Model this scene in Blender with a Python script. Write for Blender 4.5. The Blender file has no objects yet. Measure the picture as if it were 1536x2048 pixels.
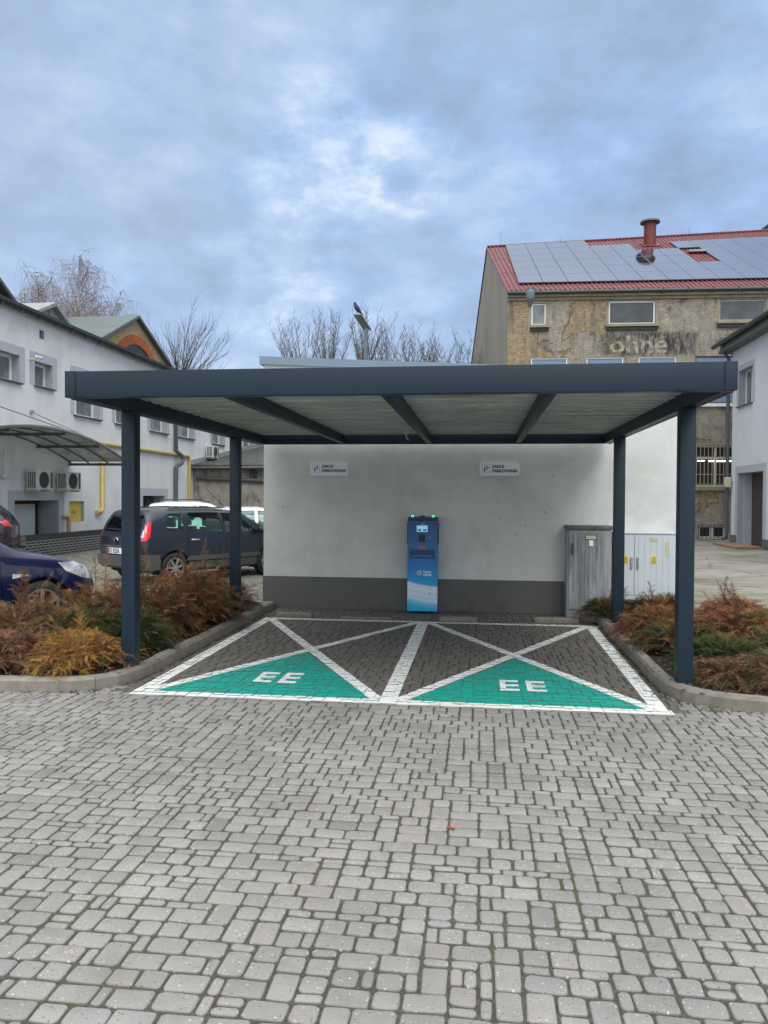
import bpy, bmesh, math, random
import numpy as np
from mathutils import Vector, Matrix
random.seed(7); RNG = np.random.default_rng(11)
S = bpy.context.scene
COL = S.collection
R = math.radians

# ------------------------------------------------------------------ materials
def nt(name):
    m = bpy.data.materials.new(name); m.use_nodes = True
    n = m.node_tree.nodes; l = m.node_tree.links
    return m, n, l, n['Principled BSDF']
def N(n, t, **kw):
    x = n.new(t)
    for k, v in kw.items(): setattr(x, k, v)
    return x
def mixc(n, l, fac, a, b, mode='MIX'):
    x = n.new('ShaderNodeMix'); x.data_type = 'RGBA'; x.blend_type = mode
    for s, v in ((0, fac), (6, a), (7, b)):
        if isinstance(v, (int, float)): x.inputs[s].default_value = v
        elif isinstance(v, tuple): x.inputs[s].default_value = (*v[:3], 1)
        else: l.new(v, x.inputs[s])
    return x.outputs[2]
def mth(n, l, op, a, b=None, c=None, clamp=False):
    x = n.new('ShaderNodeMath'); x.operation = op; x.use_clamp = clamp
    for s, v in ((0, a), (1, b), (2, c)):
        if v is None: continue
        if isinstance(v, (int, float)): x.inputs[s].default_value = v
        else: l.new(v, x.inputs[s])
    return x.outputs[0]
def noise(n, l, vec, scale, detail=4, rough=.55, dist=0):
    x = n.new('ShaderNodeTexNoise'); x.inputs['Scale'].default_value = scale
    x.inputs['Detail'].default_value = detail; x.inputs['Roughness'].default_value = rough
    x.inputs['Distortion'].default_value = dist
    if vec is not None: l.new(vec, x.inputs['Vector'])
    return x.outputs['Fac']
def ramp(n, l, fac, stops):
    x = n.new('ShaderNodeValToRGB'); l.new(fac, x.inputs[0]); e = x.color_ramp.elements
    while len(e) < len(stops): e.new(.5)
    for i, (p, c) in enumerate(stops):
        e[i].position = p
        e[i].color = (c, c, c, 1) if isinstance(c, (int, float)) else (*c, 1)
    return x.outputs[0]
def coord(n, l, scale=(1, 1, 1), kind='Object'):
    t = n.new('ShaderNodeTexCoord'); mp = n.new('ShaderNodeMapping')
    mp.inputs['Scale'].default_value = scale
    l.new(t.outputs[kind], mp.inputs[0]); return mp.outputs[0]
def bump(n, l, b, h, strength=.3, dist=.01):
    x = n.new('ShaderNodeBump'); x.inputs['Strength'].default_value = strength
    x.inputs['Distance'].default_value = dist
    l.new(h, x.inputs['Height']); l.new(x.outputs[0], b.inputs['Normal'])
def mat(name, col, rough=.6, var=.12, scale=6, metal=0, bmp=0, bscale=60, stretch=(1, 1, 1), dirt=None, dirt_scale=1.2, dirt_lo=.55, dirt_hi=.75, coat=0, spec=.5, emit=0, bdist=.006):
    m, n, l, b = nt(name)
    v = coord(n, l, stretch)
    f = noise(n, l, v, scale, 5)
    lo = tuple(c * (1 - var) for c in col); hi = tuple(min(1, c * (1 + var)) for c in col)
    c = mixc(n, l, ramp(n, l, f, [(.3, 0.), (.7, 1.)]), lo, hi)
    if dirt:
        g = noise(n, l, v, dirt_scale, 8, .65)
        c = mixc(n, l, ramp(n, l, g, [(dirt_lo, 0.), (dirt_hi, 1.)]), c, dirt)
    l.new(c, b.inputs['Base Color'])
    b.inputs['Roughness'].default_value = rough; b.inputs['Metallic'].default_value = metal
    b.inputs['Coat Weight'].default_value = coat; b.inputs['Specular IOR Level'].default_value = spec
    if bmp: bump(n, l, b, noise(n, l, v, bscale, 6, .6), bmp, bdist)
    if emit:
        l.new(c, b.inputs['Emission Color']); b.inputs['Emission Strength'].default_value = emit
    return m
M = {}
M['anthracite'] = mat('anthracite_paint', (.012, .027, .045), .45, .06, 3, spec=.3, stretch=(.3, 6, 6), dirt=(.022, .036, .05), dirt_scale=5, dirt_lo=.6, dirt_hi=.95)
M['galv'] = mat('roof_sheet_lining', (.52, .54, .525), .6, .2, 2, stretch=(.4, 9, 3), dirt=(.1, .105, .1), dirt_scale=3.0, dirt_lo=.45, dirt_hi=.8)
M['white_wall'] = None
M['fascia'] = mat('grey_blue_flashing', (.16, .22, .29), .4, .08, 3)
M['plinth'] = mat('plinth_grit', (.13, .13, .125), .9, .35, 90, bmp=.5, bscale=160, dirt=(.08, .08, .078), dirt_scale=1.3)
M['dark'] = mat('black_plastic', (.012, .012, .013), .45, .1)
M['white_frame'] = mat('white_upvc', (.72, .74, .74), .35, .04)
M['sill'] = mat('dark_sill', (.05, .055, .065), .4, .1)
M['gutter'] = mat('dark_gutter', (.03, .035, .04), .4, .15)
M['downpipe'] = mat('grey_downpipe', (.07, .085, .1), .4, .1)
M['yellow_pipe'] = mat('yellow_pipe_paint', (.5, .38, .13), .45, .1, dirt=(.35, .27, .1), dirt_scale=3)
M['yellow_hatch'] = mat('yellow_hatch_paint', (.62, .45, .1), .5, .08)
M['steel_dark'] = mat('weathered_steel', (.075, .085, .08), .5, .2, 8)
M['ac_white'] = mat('ac_casing', (.55, .57, .53), .5, .06, dirt=(.35, .36, .32), dirt_scale=4)
M['ac_dark'] = mat('ac_grille', (.05, .055, .055), .6, .2)
M['door_white'] = mat('white_door', (.62, .68, .68), .45, .05)
M['door_brown'] = mat('brown_door_frame', (.06, .022, .018), .5, .2)
M['kerb'] = mat('concrete_kerb', (.22, .205, .175), .85, .22, 9, bmp=.5, bscale=70, dirt=(.13, .12, .095), dirt_scale=4)
M['soil'] = mat('bed_soil', (.035, .024, .017), .95, .5, 30, bmp=1., bscale=30, dirt=(.075, .045, .028), dirt_scale=14, bdist=.03)
M['tyre'] = mat('tyre_rubber', (.018, .018, .018), .8, .2)
M['rim'] = mat('alloy_rim', (.42, .43, .44), .3, .05, metal=.7)
M['red_lamp'] = mat('red_lamp_lens', (.75, .02, .04), .12, .15, 25, coat=1)
M['clear_lamp'] = mat('clear_lamp_lens', (.42, .45, .48), .08, .5, 14, coat=1)
M['trim_grey'] = mat('grey_trim', (.075, .082, .085), .5, .1)
M['seat'] = mat('seat_fabric', (.02, .022, .025), .9, .2)
M['ink_blue'] = mat('navy_ink', (.012, .025, .14), .5, .05)
M['ink_black'] = mat('black_ink', (.01, .01, .012), .5, .05)
M['sign_white'] = mat('sign_board', (.78, .83, .9), .35, .03)
M['rubber_yellow'] = mat('warning_yellow', (.8, .62, .02), .45, .03)
M['cab_rib'] = mat('cabinet_rib', (.42, .49, .56), .5, .04)
M['cab_new'] = mat('cabinet_light_grey', (.53, .6, .65), .45, .04, 3)
M['cab_old'] = mat('cabinet_weathered_grey', (.24, .255, .265), .8, .3, 4, stretch=(6, 6, .8), dirt=(.43, .47, .5), dirt_scale=.9, dirt_lo=.5, dirt_hi=.75)
M['cab_edge'] = mat('cabinet_top_stain', (.12, .12, .11), .8, .4, 9)
M['cream'] = mat('cream_label', (.5, .5, .36), .5, .1)
M['chg_dark'] = mat('charger_navy', (.006, .03, .12), .35, .05)
M['chg_body'] = None
M['white_ink'] = mat('white_ink', (.86, .9, .95), .4, .02)
M['screen'] = mat('lit_screen', (.25, .6, .8), .2, .1, 40, emit=.35)
M['screen_dark'] = mat('screen_button', (.03, .12, .3), .3, .05)
M['led'] = mat('green_led', (.02, .9, .15), .3, 0, emit=2.2)
M['orange_label'] = mat('orange_sticker', (.5, .14, .05), .5, .3, 60)
M['bark'] = mat('winter_bark', (.1, .08, .068), .85, .3, 3)
M['bark_lt'] = mat('winter_twig', (.11, .085, .078), .85, .35, .5)
M['birch'] = mat('birch_bark', (.4, .38, .35), .8, .3, 2, dirt=(.08, .06, .05), dirt_scale=2)
M['birch_twig'] = mat('birch_twig', (.2, .155, .14), .85, .3, 1)
M['black_feather'] = mat('dark_feathers', (.012, .013, .018), .6, .2)
M['lamp_grey'] = mat('lamp_pole_paint', (.12, .15, .18), .5, .1)
M['lamp_face'] = mat('lamp_lens', (.022, .025, .018), .6, .1)
M['roof_red'] = mat('red_tin_roof', (.13, .024, .03), .55, .35, 3, dirt=(.22, .12, .13), dirt_scale=9, dirt_lo=.55, dirt_hi=.9)
M['red_stack'] = mat('red_chimney_paint', (.13, .022, .022), .55, .2, dirt=(.08, .025, .025))
M['roof_green'] = mat('grey_green_sheet_roof', (.09, .12, .115), .5, .15, 2, stretch=(.3, 3, 1))
M['roof_old'] = mat('old_felt_roof', (.045, .055, .05), .9, .4, 2, dirt=(.12, .13, .06), dirt_scale=1.5)
M['zinc'] = mat('pale_tin', (.27, .285, .28), .5, .15)
M['cornice'] = mat('weathered_cornice', (.26, .23, .16), .85, .2, 3, dirt=(.07, .065, .055), dirt_scale=1.5)
M['conc_gable'] = mat('grey_render_gable', (.27, .25, .205), .9, .12, .8, bmp=.2, bscale=20, stretch=(1, 1, .25), dirt=(.17, .16, .135), dirt_scale=.6)
M['step'] = mat('terracotta_step', (.3, .17, .12), .8, .2)
M['dorm'] = mat('grey_timber', (.28, .3, .3), .8, .1)
M['cable'] = mat('white_cable', (.75, .77, .75), .4, .02)
M['interior'] = mat('dark_room', (.035, .03, .022), .8, .5, 3)
M['tube_light'] = mat('fluorescent_tube', (1, .95, .85), .4, 0, emit=4)
M['bars'] = mat('cream_bars', (.33, .3, .22), .6, .1)
M['leaf_dead'] = mat('dead_leaf', (.4, .15, .05), .7, .2)

def glassy(name, col, rough=.04, spec=.6, var=.3, scale=1.5):
    return mat(name, col, rough, var, scale, spec=spec)
M['pane'] = glassy('window_glass', (.05, .065, .07))
M['pane_blue'] = glassy('blue_shaded_glass', (.16, .22, .33), .12, .5, .06)
M['pane_grey'] = glassy('curtained_glass', (.16, .18, .19), .06, .6, .35, 3)
M['pv'] = None
m, n, l, b = nt('car_glass')
b.inputs['Base Color'].default_value = (.62, .85, .8, 1); b.inputs['Roughness'].default_value = 0
b.inputs['Transmission Weight'].default_value = 1; b.inputs['IOR'].default_value = 1.02
gl = n.new('ShaderNodeBsdfGlossy'); gl.inputs['Roughness'].default_value = .02
gl.inputs['Color'].default_value = (.9, .95, 1, 1)
fr = n.new('ShaderNodeFresnel'); fr.inputs['IOR'].default_value = 1.45
ms = n.new('ShaderNodeMixShader'); tr = n.new('ShaderNodeBsdfTransparent'); tr.inputs['Color'].default_value = (.78, .95, .9, 1)
l.new(fr.outputs[0], ms.inputs[0]); l.new(tr.outputs[0], ms.inputs[1]); l.new(gl.outputs[0], ms.inputs[2])
l.new(ms.outputs[0], n['Material Output'].inputs[0]); M['car_glass'] = m
m, n, l, b = nt('awning_polycarbonate')
v = coord(n, l, (1, 1, 1)); f = noise(n, l, v, 1.6, 8, .65)
c = mixc(n, l, ramp(n, l, f, [(.38, 0.), (.62, 1.)]), (.34, .35, .31), (.1, .1, .06))
l.new(c, b.inputs['Base Color']); b.inputs['Roughness'].default_value = .5; b.inputs['Alpha'].default_value = .93
b.inputs['Transmission Weight'].default_value = .25; M['poly'] = m
def carpaint(name, col):
    m = mat(name, col, .3, .05, 2, coat=.7, spec=.3); return m
M['navy'] = carpaint('navy_car_paint', (.012, .019, .038))
M['navy2'] = carpaint('deep_blue_car_paint', (.004, .008, .045))
M['maroon'] = carpaint('aubergine_car_paint', (.03, .016, .028))
M['white_car'] = carpaint('white_car_paint', (.68, .73, .8))

# plaster walls ------------------------------------------------------------
def plaster(name, col, dark, streak=.35, seed=0., lo=.5, hi=.8, bs=.25):
    m, n, l, b = nt(name)
    v = coord(n, l); v2 = coord(n, l, (1.3, 1.3, .22))
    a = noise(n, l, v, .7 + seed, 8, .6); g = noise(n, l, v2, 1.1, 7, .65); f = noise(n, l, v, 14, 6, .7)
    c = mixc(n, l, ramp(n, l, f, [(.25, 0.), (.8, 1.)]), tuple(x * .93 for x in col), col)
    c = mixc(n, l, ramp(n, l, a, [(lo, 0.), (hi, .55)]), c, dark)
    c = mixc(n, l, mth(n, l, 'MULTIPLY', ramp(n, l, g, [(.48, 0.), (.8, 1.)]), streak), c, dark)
    l.new(c, b.inputs['Base Color']); b.inputs['Roughness'].default_value = .9
    bump(n, l, b, noise(n, l, v, 120, 4, .7), bs, .004)
    return m
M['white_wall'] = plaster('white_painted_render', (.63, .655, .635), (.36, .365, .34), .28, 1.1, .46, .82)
M['left_wall'] = plaster('pale_grey_render', (.68, .695, .715), (.38, .385, .38), .4)
M['right_wall'] = plaster('pale_blue_render', (.63, .67, .73), (.45, .48, .52), .15)
M['surround'] = mat('grey_window_surround', (.4, .43, .48), .85, .05)
M['reveal'] = mat('grey_reveal', (.3, .33, .37), .85, .06)

def bricks(name, c1, c2, mortar, axis='X', bw=.25, bh=.075, msize=.012, plast=None, plo=.45, phi=.52, pscale=.35, soot=None, rough_b=.5, stain=None, p2=None, crack=False, edge=None):
    m, n, l, b = nt(name)
    t = n.new('ShaderNodeTexCoord'); sp = n.new('ShaderNodeSeparateXYZ'); l.new(t.outputs['Object'], sp.inputs[0])
    cb = n.new('ShaderNodeCombineXYZ'); l.new(sp.outputs[axis], cb.inputs[0]); l.new(sp.outputs['Z'], cb.inputs[1])
    br = n.new('ShaderNodeTexBrick'); l.new(cb.outputs[0], br.inputs['Vector'])
    br.inputs['Scale'].default_value = 1; br.inputs['Brick Width'].default_value = bw; br.inputs['Row Height'].default_value = bh
    br.inputs['Mortar Size'].default_value = msize; br.inputs['Color1'].default_value = (*c1, 1); br.inputs['Color2'].default_value = (*c2, 1)
    br.inputs['Mortar'].default_value = (*mortar, 1); br.inputs['Bias'].default_value = -.1
    c = br.outputs['Color']; v = t.outputs['Object']
    c = mixc(n, l, .55, c, ramp(n, l, noise(n, l, v, 6, 6, .7), [(.25, .25), (.75, 1.)]), 'MULTIPLY')
    h = br.outputs['Fac']; height = mth(n, l, 'MULTIPLY', h, -1.)
    if plast:
        f = noise(n, l, v, pscale, 10, .62, .4)
        if edge:
            eg = n.new('ShaderNodeMapRange'); l.new(sp.outputs['X'], eg.inputs[0]); eg.inputs[1].default_value = 1.1; eg.inputs[2].default_value = 1.1 + edge; eg.inputs[3].default_value = -.16; eg.inputs[4].default_value = .035
            f = mth(n, l, 'ADD', f, eg.outputs[0])
        k = ramp(n, l, f, [(plo, 0.), (phi, 1.)])
        pc = mixc(n, l, ramp(n, l, noise(n, l, v, 2.2, 10, .72), [(.35, 0.), (.68, 1.)]), plast, p2 or tuple(x * .6 for x in plast))
        c = mixc(n, l, k, c, pc)
        rough_n = noise(n, l, v, 7, 10, .75)
        rim = ramp(n, l, mth(n, l, 'ABSOLUTE', mth(n, l, 'SUBTRACT', f, (plo + phi) / 2)), [(0., .75), (.014, 0.)])
        c = mixc(n, l, rim, c, (.09, .08, .065))
        if crack:
            wr_ = noise(n, l, v, 1.7, 7, .6, .8); ck = ramp(n, l, mth(n, l, 'ABSOLUTE', mth(n, l, 'SUBTRACT', wr_, .5)), [(0., .7), (.008, 0.)])
            c = mixc(n, l, ck, c, (.1, .09, .07))
            sc_ = noise(n, l, coord(n, l, (1, 1, 1)), 9, 10, .8, 1.5); c = mixc(n, l, .6, c, ramp(n, l, sc_, [(.36, .35), (.5, 1.), (.66, 1.35)]), 'MULTIPLY')
        height = mth(n, l, 'ADD', mth(n, l, 'MULTIPLY', height, .4), mth(n, l, 'ADD', mth(n, l, 'MULTIPLY', k, 1.2), mth(n, l, 'MULTIPLY', rough_n, 1.6)))
    if soot:
        g = noise(n, l, coord(n, l, (1.6, 1.6, .35)), 2.2, 9, .7)
        c = mixc(n, l, ramp(n, l, g, [(.52, 0.), (.68, .85)]), c, soot)
    if stain:   # sooty band of the old lettering: (x0, x1, z0, z1)
        x0, x1, z0, z1 = stain
        def band(s, a, bb, w):
            u = n.new('ShaderNodeMapRange'); u.interpolation_type = 'SMOOTHSTEP'; l.new(s, u.inputs[0]); u.inputs[1].default_value = a - w; u.inputs[2].default_value = a + w
            d = n.new('ShaderNodeMapRange'); d.interpolation_type = 'SMOOTHSTEP'; l.new(s, d.inputs[0]); d.inputs[1].default_value = bb + w; d.inputs[2].default_value = bb - w
            return mth(n, l, 'MULTIPLY', u.outputs[0], d.outputs[0])
        k = mth(n, l, 'MULTIPLY', band(sp.outputs['X'], x0, x1, .5), band(sp.outputs['Z'], z0, z1, .12))
        g = noise(n, l, coord(n, l, (3, 3, .9)), 1.8, 9, .75)
        k = mth(n, l, 'MULTIPLY', k, ramp(n, l, g, [(.38, 0.), (.56, 1.)]))
        c = mixc(n, l, k, c, (.035, .036, .04))
    l.new(c, b.inputs['Base Color']); b.inputs['Roughness'].default_value = .92
    bump(n, l, b, height, rough_b, .03)
    return m
M['factory'] = bricks('eroded_render_over_yellow_brick', (.5, .38, .22), (.38, .27, .15), (.3, .27, .2), 'X', plast=(.39, .35, .275), p2=(.2, .19, .165), plo=.465, phi=.485, pscale=.42, soot=(.1, .1, .085), rough_b=.9, crack=True, edge=2.2, stain=(5.3, 9.3, 8.05, 9.05))
M['factory_low'] = M['factory']
M['oldwall'] = bricks('crumbling_plaster_on_old_brick', (.12, .065, .04), (.08, .06, .045), (.12, .11, .09), 'X', plast=(.2, .185, .15), p2=(.36, .34, .31), plo=.4, phi=.45, pscale=.5, soot=(.05, .045, .04), rough_b=.6)
M['gablebrick'] = bricks('yellow_gable_brick', (.62, .48, .25), (.42, .32, .16), (.24, .2, .14), 'Y', rough_b=.3)
M['archbrick'] = mat('orange_arch_brick', (.38, .11, .045), .85, .35, 8)
M['klinker'] = bricks('black_glazed_brick', (.03, .033, .04), (.045, .048, .055), (.3, .3, .29), 'Y', bw=.25, bh=.078, msize=.014, rough_b=.3)

# solar panels
m, n, l, b = nt('solar_cells')
t = n.new('ShaderNodeTexCoord'); br = n.new('ShaderNodeTexBrick'); l.new(t.outputs['UV'], br.inputs['Vector'])
br.offset = 0; br.inputs['Scale'].default_value = 1; br.inputs['Brick Width'].default_value = 1 / 6; br.inputs['Row Height'].default_value = 1 / 10
br.inputs['Mortar Size'].default_value = .004; br.inputs['Color1'].default_value = (.012, .02, .045, 1); br.inputs['Color2'].default_value = (.015, .025, .055, 1); br.inputs['Mortar'].default_value = (.06, .07, .08, 1)
l.new(br.outputs[0], b.inputs['Base Color']); b.inputs['Roughness'].default_value = .07; b.inputs['IOR'].default_value = 1.9
b.inputs['Coat Weight'].default_value = 1; b.inputs['Coat Roughness'].default_value = .05; M['pv'] = m
M['pv_frame'] = mat('panel_frame', (.1, .11, .125), .4, .02)

# charger wrap: blue at the top running into pale waves and turquoise
m, n, l, b = nt('charger_wrap')
t = n.new('ShaderNodeTexCoord'); sp = n.new('ShaderNodeSeparateXYZ'); l.new(t.outputs['Object'], sp.inputs[0])
z = mth(n, l, 'DIVIDE', sp.outputs['Z'], 1.5)
c = ramp(n, l, z, [(0., (.005, .5, .82)), (.1, (.01, .52, .82)), (.18, (.03, .6, .85)), (.34, (.005, .31, .72)), (.5, (.003, .17, .5)), (.75, (.002, .11, .34)), (1., (.003, .04, .18))])
wv = mth(n, l, 'ADD', z, mth(n, l, 'MULTIPLY', mth(n, l, 'SINE', mth(n, l, 'MULTIPLY', sp.outputs['X'], 6.)), .012))
wv = mth(n, l, 'ADD', wv, mth(n, l, 'MULTIPLY', mth(n, l, 'ADD', sp.outputs['X'], .85), .09))
k = ramp(n, l, wv, [(.07, 0.), (.12, .25), (.15, .9), (.17, .6), (.19, .88), (.22, .7), (.25, .98), (.275, .75), (.29, .95), (.308, 0.)])
c = mixc(n, l, k, c, (.8, .86, .98))
l.new(c, b.inputs['Base Color']); b.inputs['Roughness'].default_value = .3; M['chg_body'] = m

# per-block / per-frond colour attribute materials
def attr_mat(name, rough, speck=False, bs=.3, moss=False):
    m, n, l, b = nt(name)
    a = n.new('ShaderNodeAttribute'); a.attribute_name = 'col'
    c = a.outputs['Color']
    if speck:
        v = coord(n, l)
        c = mixc(n, l, .45, c, ramp(n, l, noise(n, l, v, 1.1, 6, .6), [(.3, .55), (.7, 1.25)]), 'MULTIPLY')
        c = mixc(n, l, .5, c, ramp(n, l, noise(n, l, v, 120, 4, .8), [(.3, .55), (.7, 1.3)]), 'MULTIPLY')
        vo = n.new('ShaderNodeTexVoronoi'); vo.inputs['Scale'].default_value = 75; l.new(v, vo.inputs['Vector'])
        sx = n.new('ShaderNodeSeparateColor'); l.new(vo.outputs['Color'], sx.inputs[0])
        k = mth(n, l, 'MULTIPLY', mth(n, l, 'LESS_THAN', vo.outputs['Distance'], mth(n, l, 'MULTIPLY', sx.outputs[1], .38)), mth(n, l, 'GREATER_THAN', sx.outputs[0], mth(n, l, 'ADD', .55, mth(n, l, 'MULTIPLY', noise(n, l, v, 6, 3), .5))))
        c = mixc(n, l, mth(n, l, 'MULTIPLY', k, .6), c, (.56, .55, .52))
        st = ramp(n, l, noise(n, l, v, 3.2, 8, .7), [(.5, 0.), (.75, .45)]); c = mixc(n, l, st, c, (.12, .115, .09))
        k2 = mth(n, l, 'MULTIPLY', mth(n, l, 'LESS_THAN', vo.outputs['Distance'], .3), mth(n, l, 'LESS_THAN', sx.outputs[0], .09))
        c = mixc(n, l, mth(n, l, 'MULTIPLY', k2, .6), c, (.05, .05, .05))
        ge = n.new('ShaderNodeNewGeometry')
        bump(n, l, b, noise(n, l, v, 170, 5, .8), bs, .003)
    else:
        c = mixc(n, l, .4, c, ramp(n, l, noise(n, l, coord(n, l), 30, 3), [(.3, .6), (.7, 1.3)]), 'MULTIPLY')
    l.new(c, b.inputs['Base Color']); b.inputs['Roughness'].default_value = rough
    if not speck: b.inputs['Specular IOR Level'].default_value = .15
    return m
M['block'] = attr_mat('concrete_paver', .75, True, .45)
M['needles'] = attr_mat('juniper_needles', .75)
m, n, l, b = nt('paver_joint_sand')
v = coord(n, l); f = noise(n, l, v, .8, 6, .6)
c = mixc(n, l, ramp(n, l, f, [(.42, 0.), (.62, 1.)]), (.045, .043, .036), (.055, .06, .025))
c = mixc(n, l, ramp(n, l, noise(n, l, v, 60, 5, .7), [(.45, 0.), (.75, .7)]), c, (.16, .15, .12))
l.new(c, b.inputs['Base Color']); b.inputs['Roughness'].default_value = .95; bump(n, l, b, noise(n, l, v, 90, 4), .8, .006); M['joint'] = m
def paint(name, col, worn, lo):
    m, n, l, b = nt(name); v = coord(n, l)
    f = noise(n, l, v, 9, 8, .75); g = noise(n, l, v, 1.4, 4)
    k = ramp(n, l, mth(n, l, 'ADD', mth(n, l, 'MULTIPLY', f, .8), mth(n, l, 'MULTIPLY', g, .25)), [(lo, 0.), (lo + .05, .8)])
    c = mixc(n, l, ramp(n, l, noise(n, l, v, 3, 5), [(.3, 0.), (.7, 1.)]), tuple(x * .86 for x in col), col)
    l.new(mixc(n, l, k, c, worn), b.inputs['Base Color']); b.inputs['Roughness'].default_value = .6
    bump(n, l, b, noise(n, l, v, 150, 4), .3, .003); return m
M['paint_white'] = paint('white_road_paint', (.84, .87, .85), (.2, .19, .17), .68)
M['paint_green'] = paint('green_road_paint', (.002, .36, .285), (.06, .12, .1), .74)
# weathered slab concrete of the right yard
m, n, l, b = nt('slab_concrete')
v = coord(n, l); f = noise(n, l, v, .35, 9, .62); g = noise(n, l, coord(n, l, (.5, 1.6, 1)), 1.2, 8, .7)
c = mixc(n, l, ramp(n, l, f, [(.35, 0.), (.65, 1.)]), (.13, .125, .095), (.3, .29, .25))
c = mixc(n, l, ramp(n, l, g, [(.5, 0.), (.72, .7)]), c, (.4, .39, .36))
vo = n.new('ShaderNodeTexVoronoi'); vo.feature = 'DISTANCE_TO_EDGE'; vo.inputs['Scale'].default_value = .3
vv = n.new('ShaderNodeVectorMath'); vv.operation = 'ADD'; l.new(v, vv.inputs[0])
no = n.new('ShaderNodeTexNoise'); no.inputs['Scale'].default_value = .9; no.inputs['Detail'].default_value = 5; l.new(v, no.inputs['Vector']); l.new(no.outputs['Color'], vv.inputs[1]); l.new(vv.outputs[0], vo.inputs['Vector'])
c = mixc(n, l, ramp(n, l, vo.outputs[0], [(.0, 1.), (.012, 0.)]), c, (.04, .045, .03))
l.new(c, b.inputs['Base Color']); b.inputs['Roughness'].default_value = .85; bump(n, l, b, noise(n, l, v, 25, 6, .7), .3, .01); M['slab'] = m
M['farground'] = mat('distant_paving', (.16, .16, .13), .9, .25, 5, bmp=.4, bscale=20, dirt=(.1, .11, .06), dirt_scale=.6)

# ------------------------------------------------------------------ mesh helpers
class MB:
    def __init__(s): s.v = []; s.f = []
    def add(s, vs, fs):
        o = len(s.v); s.v += [tuple(p) for p in vs]; s.f += [tuple(i + o for i in f) for f in fs]
    def box(s, a, b, bev=0):
        x0, y0, z0 = a; x1, y1, z1 = b
        s.add([(x0, y0, z0), (x1, y0, z0), (x1, y1, z0), (x0, y1, z0), (x0, y0, z1), (x1, y0, z1), (x1, y1, z1), (x0, y1, z1)],
              [(0, 3, 2, 1), (4, 5, 6, 7), (0, 1, 5, 4), (1, 2, 6, 5), (2, 3, 7, 6), (3, 0, 4, 7)]); return s
    def lbox(s, fr, u0, u1, d0, d1, z0, z1):   # box in a wall frame: u along, d outward, z up
        p = [fr(u, d, z) for z in (z0, z1) for (u, d) in ((u0, d0), (u1, d0), (u1, d1), (u0, d1))]
        s.add(p, [(0, 3, 2, 1), (4, 5, 6, 7), (0, 1, 5, 4), (1, 2, 6, 5), (2, 3, 7, 6), (3, 0, 4, 7)]); return s
    def quad(s, a, b, c, d): s.add([a, b, c, d], [(0, 1, 2, 3)]); return s
    def tube(s, pts, rad, n=8, cap=True):
        pts = [Vector(p) for p in pts]; k = len(pts)
        if not hasattr(rad, '__len__'): rad = [rad] * k
        vs = []; prev = None
        for i, p in enumerate(pts):
            d = (pts[min(i + 1, k - 1)] - pts[max(i - 1, 0)])
            if d.length < 1e-9: d = Vector((0, 0, 1))
            d.normalize()
            if prev is None:
                a = d.orthogonal().normalized()
            else:
                a = (prev - d * prev.dot(d))
                a = a.normalized() if a.length > 1e-6 else d.orthogonal().normalized()
            prev = a; b = d.cross(a)
            for j in range(n):
                t = 2 * math.pi * j / n
                vs.append(p + (a * math.cos(t) + b * math.sin(t)) * rad[i])
        fs = [(i * n + j, i * n + (j + 1) % n, (i + 1) * n + (j + 1) % n, (i + 1) * n + j) for i in range(k - 1) for j in range(n)]
        if cap: fs += [tuple(range(n))[::-1], tuple(range((k - 1) * n, k * n))]
        s.add(vs, fs); return s
    def prism(s, poly, axis, lo, hi):
        def P(a, b, c): return {'X': (c, a, b), 'Y': (a, c, b), 'Z': (a, b, c)}[axis]
        n = len(poly)
        s.add([P(a, b, lo) for a, b in poly] + [P(a, b, hi) for a, b in poly],
              [tuple(range(n)), tuple(range(2 * n - 1, n - 1, -1))] + [(i, (i + 1) % n, n + (i + 1) % n, n + i)[::-1] for i in range(n)]); return s
    def ball(s, c, r, nu=10, nv=7):
        rx, ry, rz = r if hasattr(r, '__len__') else (r, r, r); vs = [(c[0], c[1], c[2] - rz)]
        for i in range(1, nv):
            t = math.pi * i / nv - math.pi / 2
            for j in range(nu):
                a = 2 * math.pi * j / nu; vs.append((c[0] + rx * math.cos(t) * math.cos(a), c[1] + ry * math.cos(t) * math.sin(a), c[2] + rz * math.sin(t)))
        vs.append((c[0], c[1], c[2] + rz)); L = len(vs) - 1
        fs = [(0, 1 + (j + 1) % nu, 1 + j) for j in range(nu)]
        for i in range(nv - 2):
            for j in range(nu): fs.append((1 + i * nu + j, 1 + i * nu + (j + 1) % nu, 1 + (i + 1) * nu + (j + 1) % nu, 1 + (i + 1) * nu + j))
        fs += [(L, 1 + (nv - 2) * nu + j, 1 + (nv - 2) * nu + (j + 1) % nu) for j in range(nu)]
        s.add(vs, fs); return s
    def me(s, name):
        m = bpy.data.meshes.new(name); m.from_pydata(s.v, [], s.f)
        bm = bmesh.new(); bm.from_mesh(m); bmesh.ops.recalc_face_normals(bm, faces=bm.faces); bm.to_mesh(m); bm.free()
        return m
    def build(s, name, material, parent=None, smooth=False, bevel=0, label=None):
        m = s.me(name)
        if bevel:
            bm = bmesh.new(); bm.from_mesh(m)
            es = [e for e in bm.edges if len(e.link_faces) == 2 and e.calc_face_angle(0) > .6]
            bmesh.ops.bevel(bm, geom=es, offset=bevel, segments=2, profile=.6, affect='EDGES', clamp_overlap=True); bm.to_mesh(m); bm.free()
        return link(name, m, material, parent, smooth, label)
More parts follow.
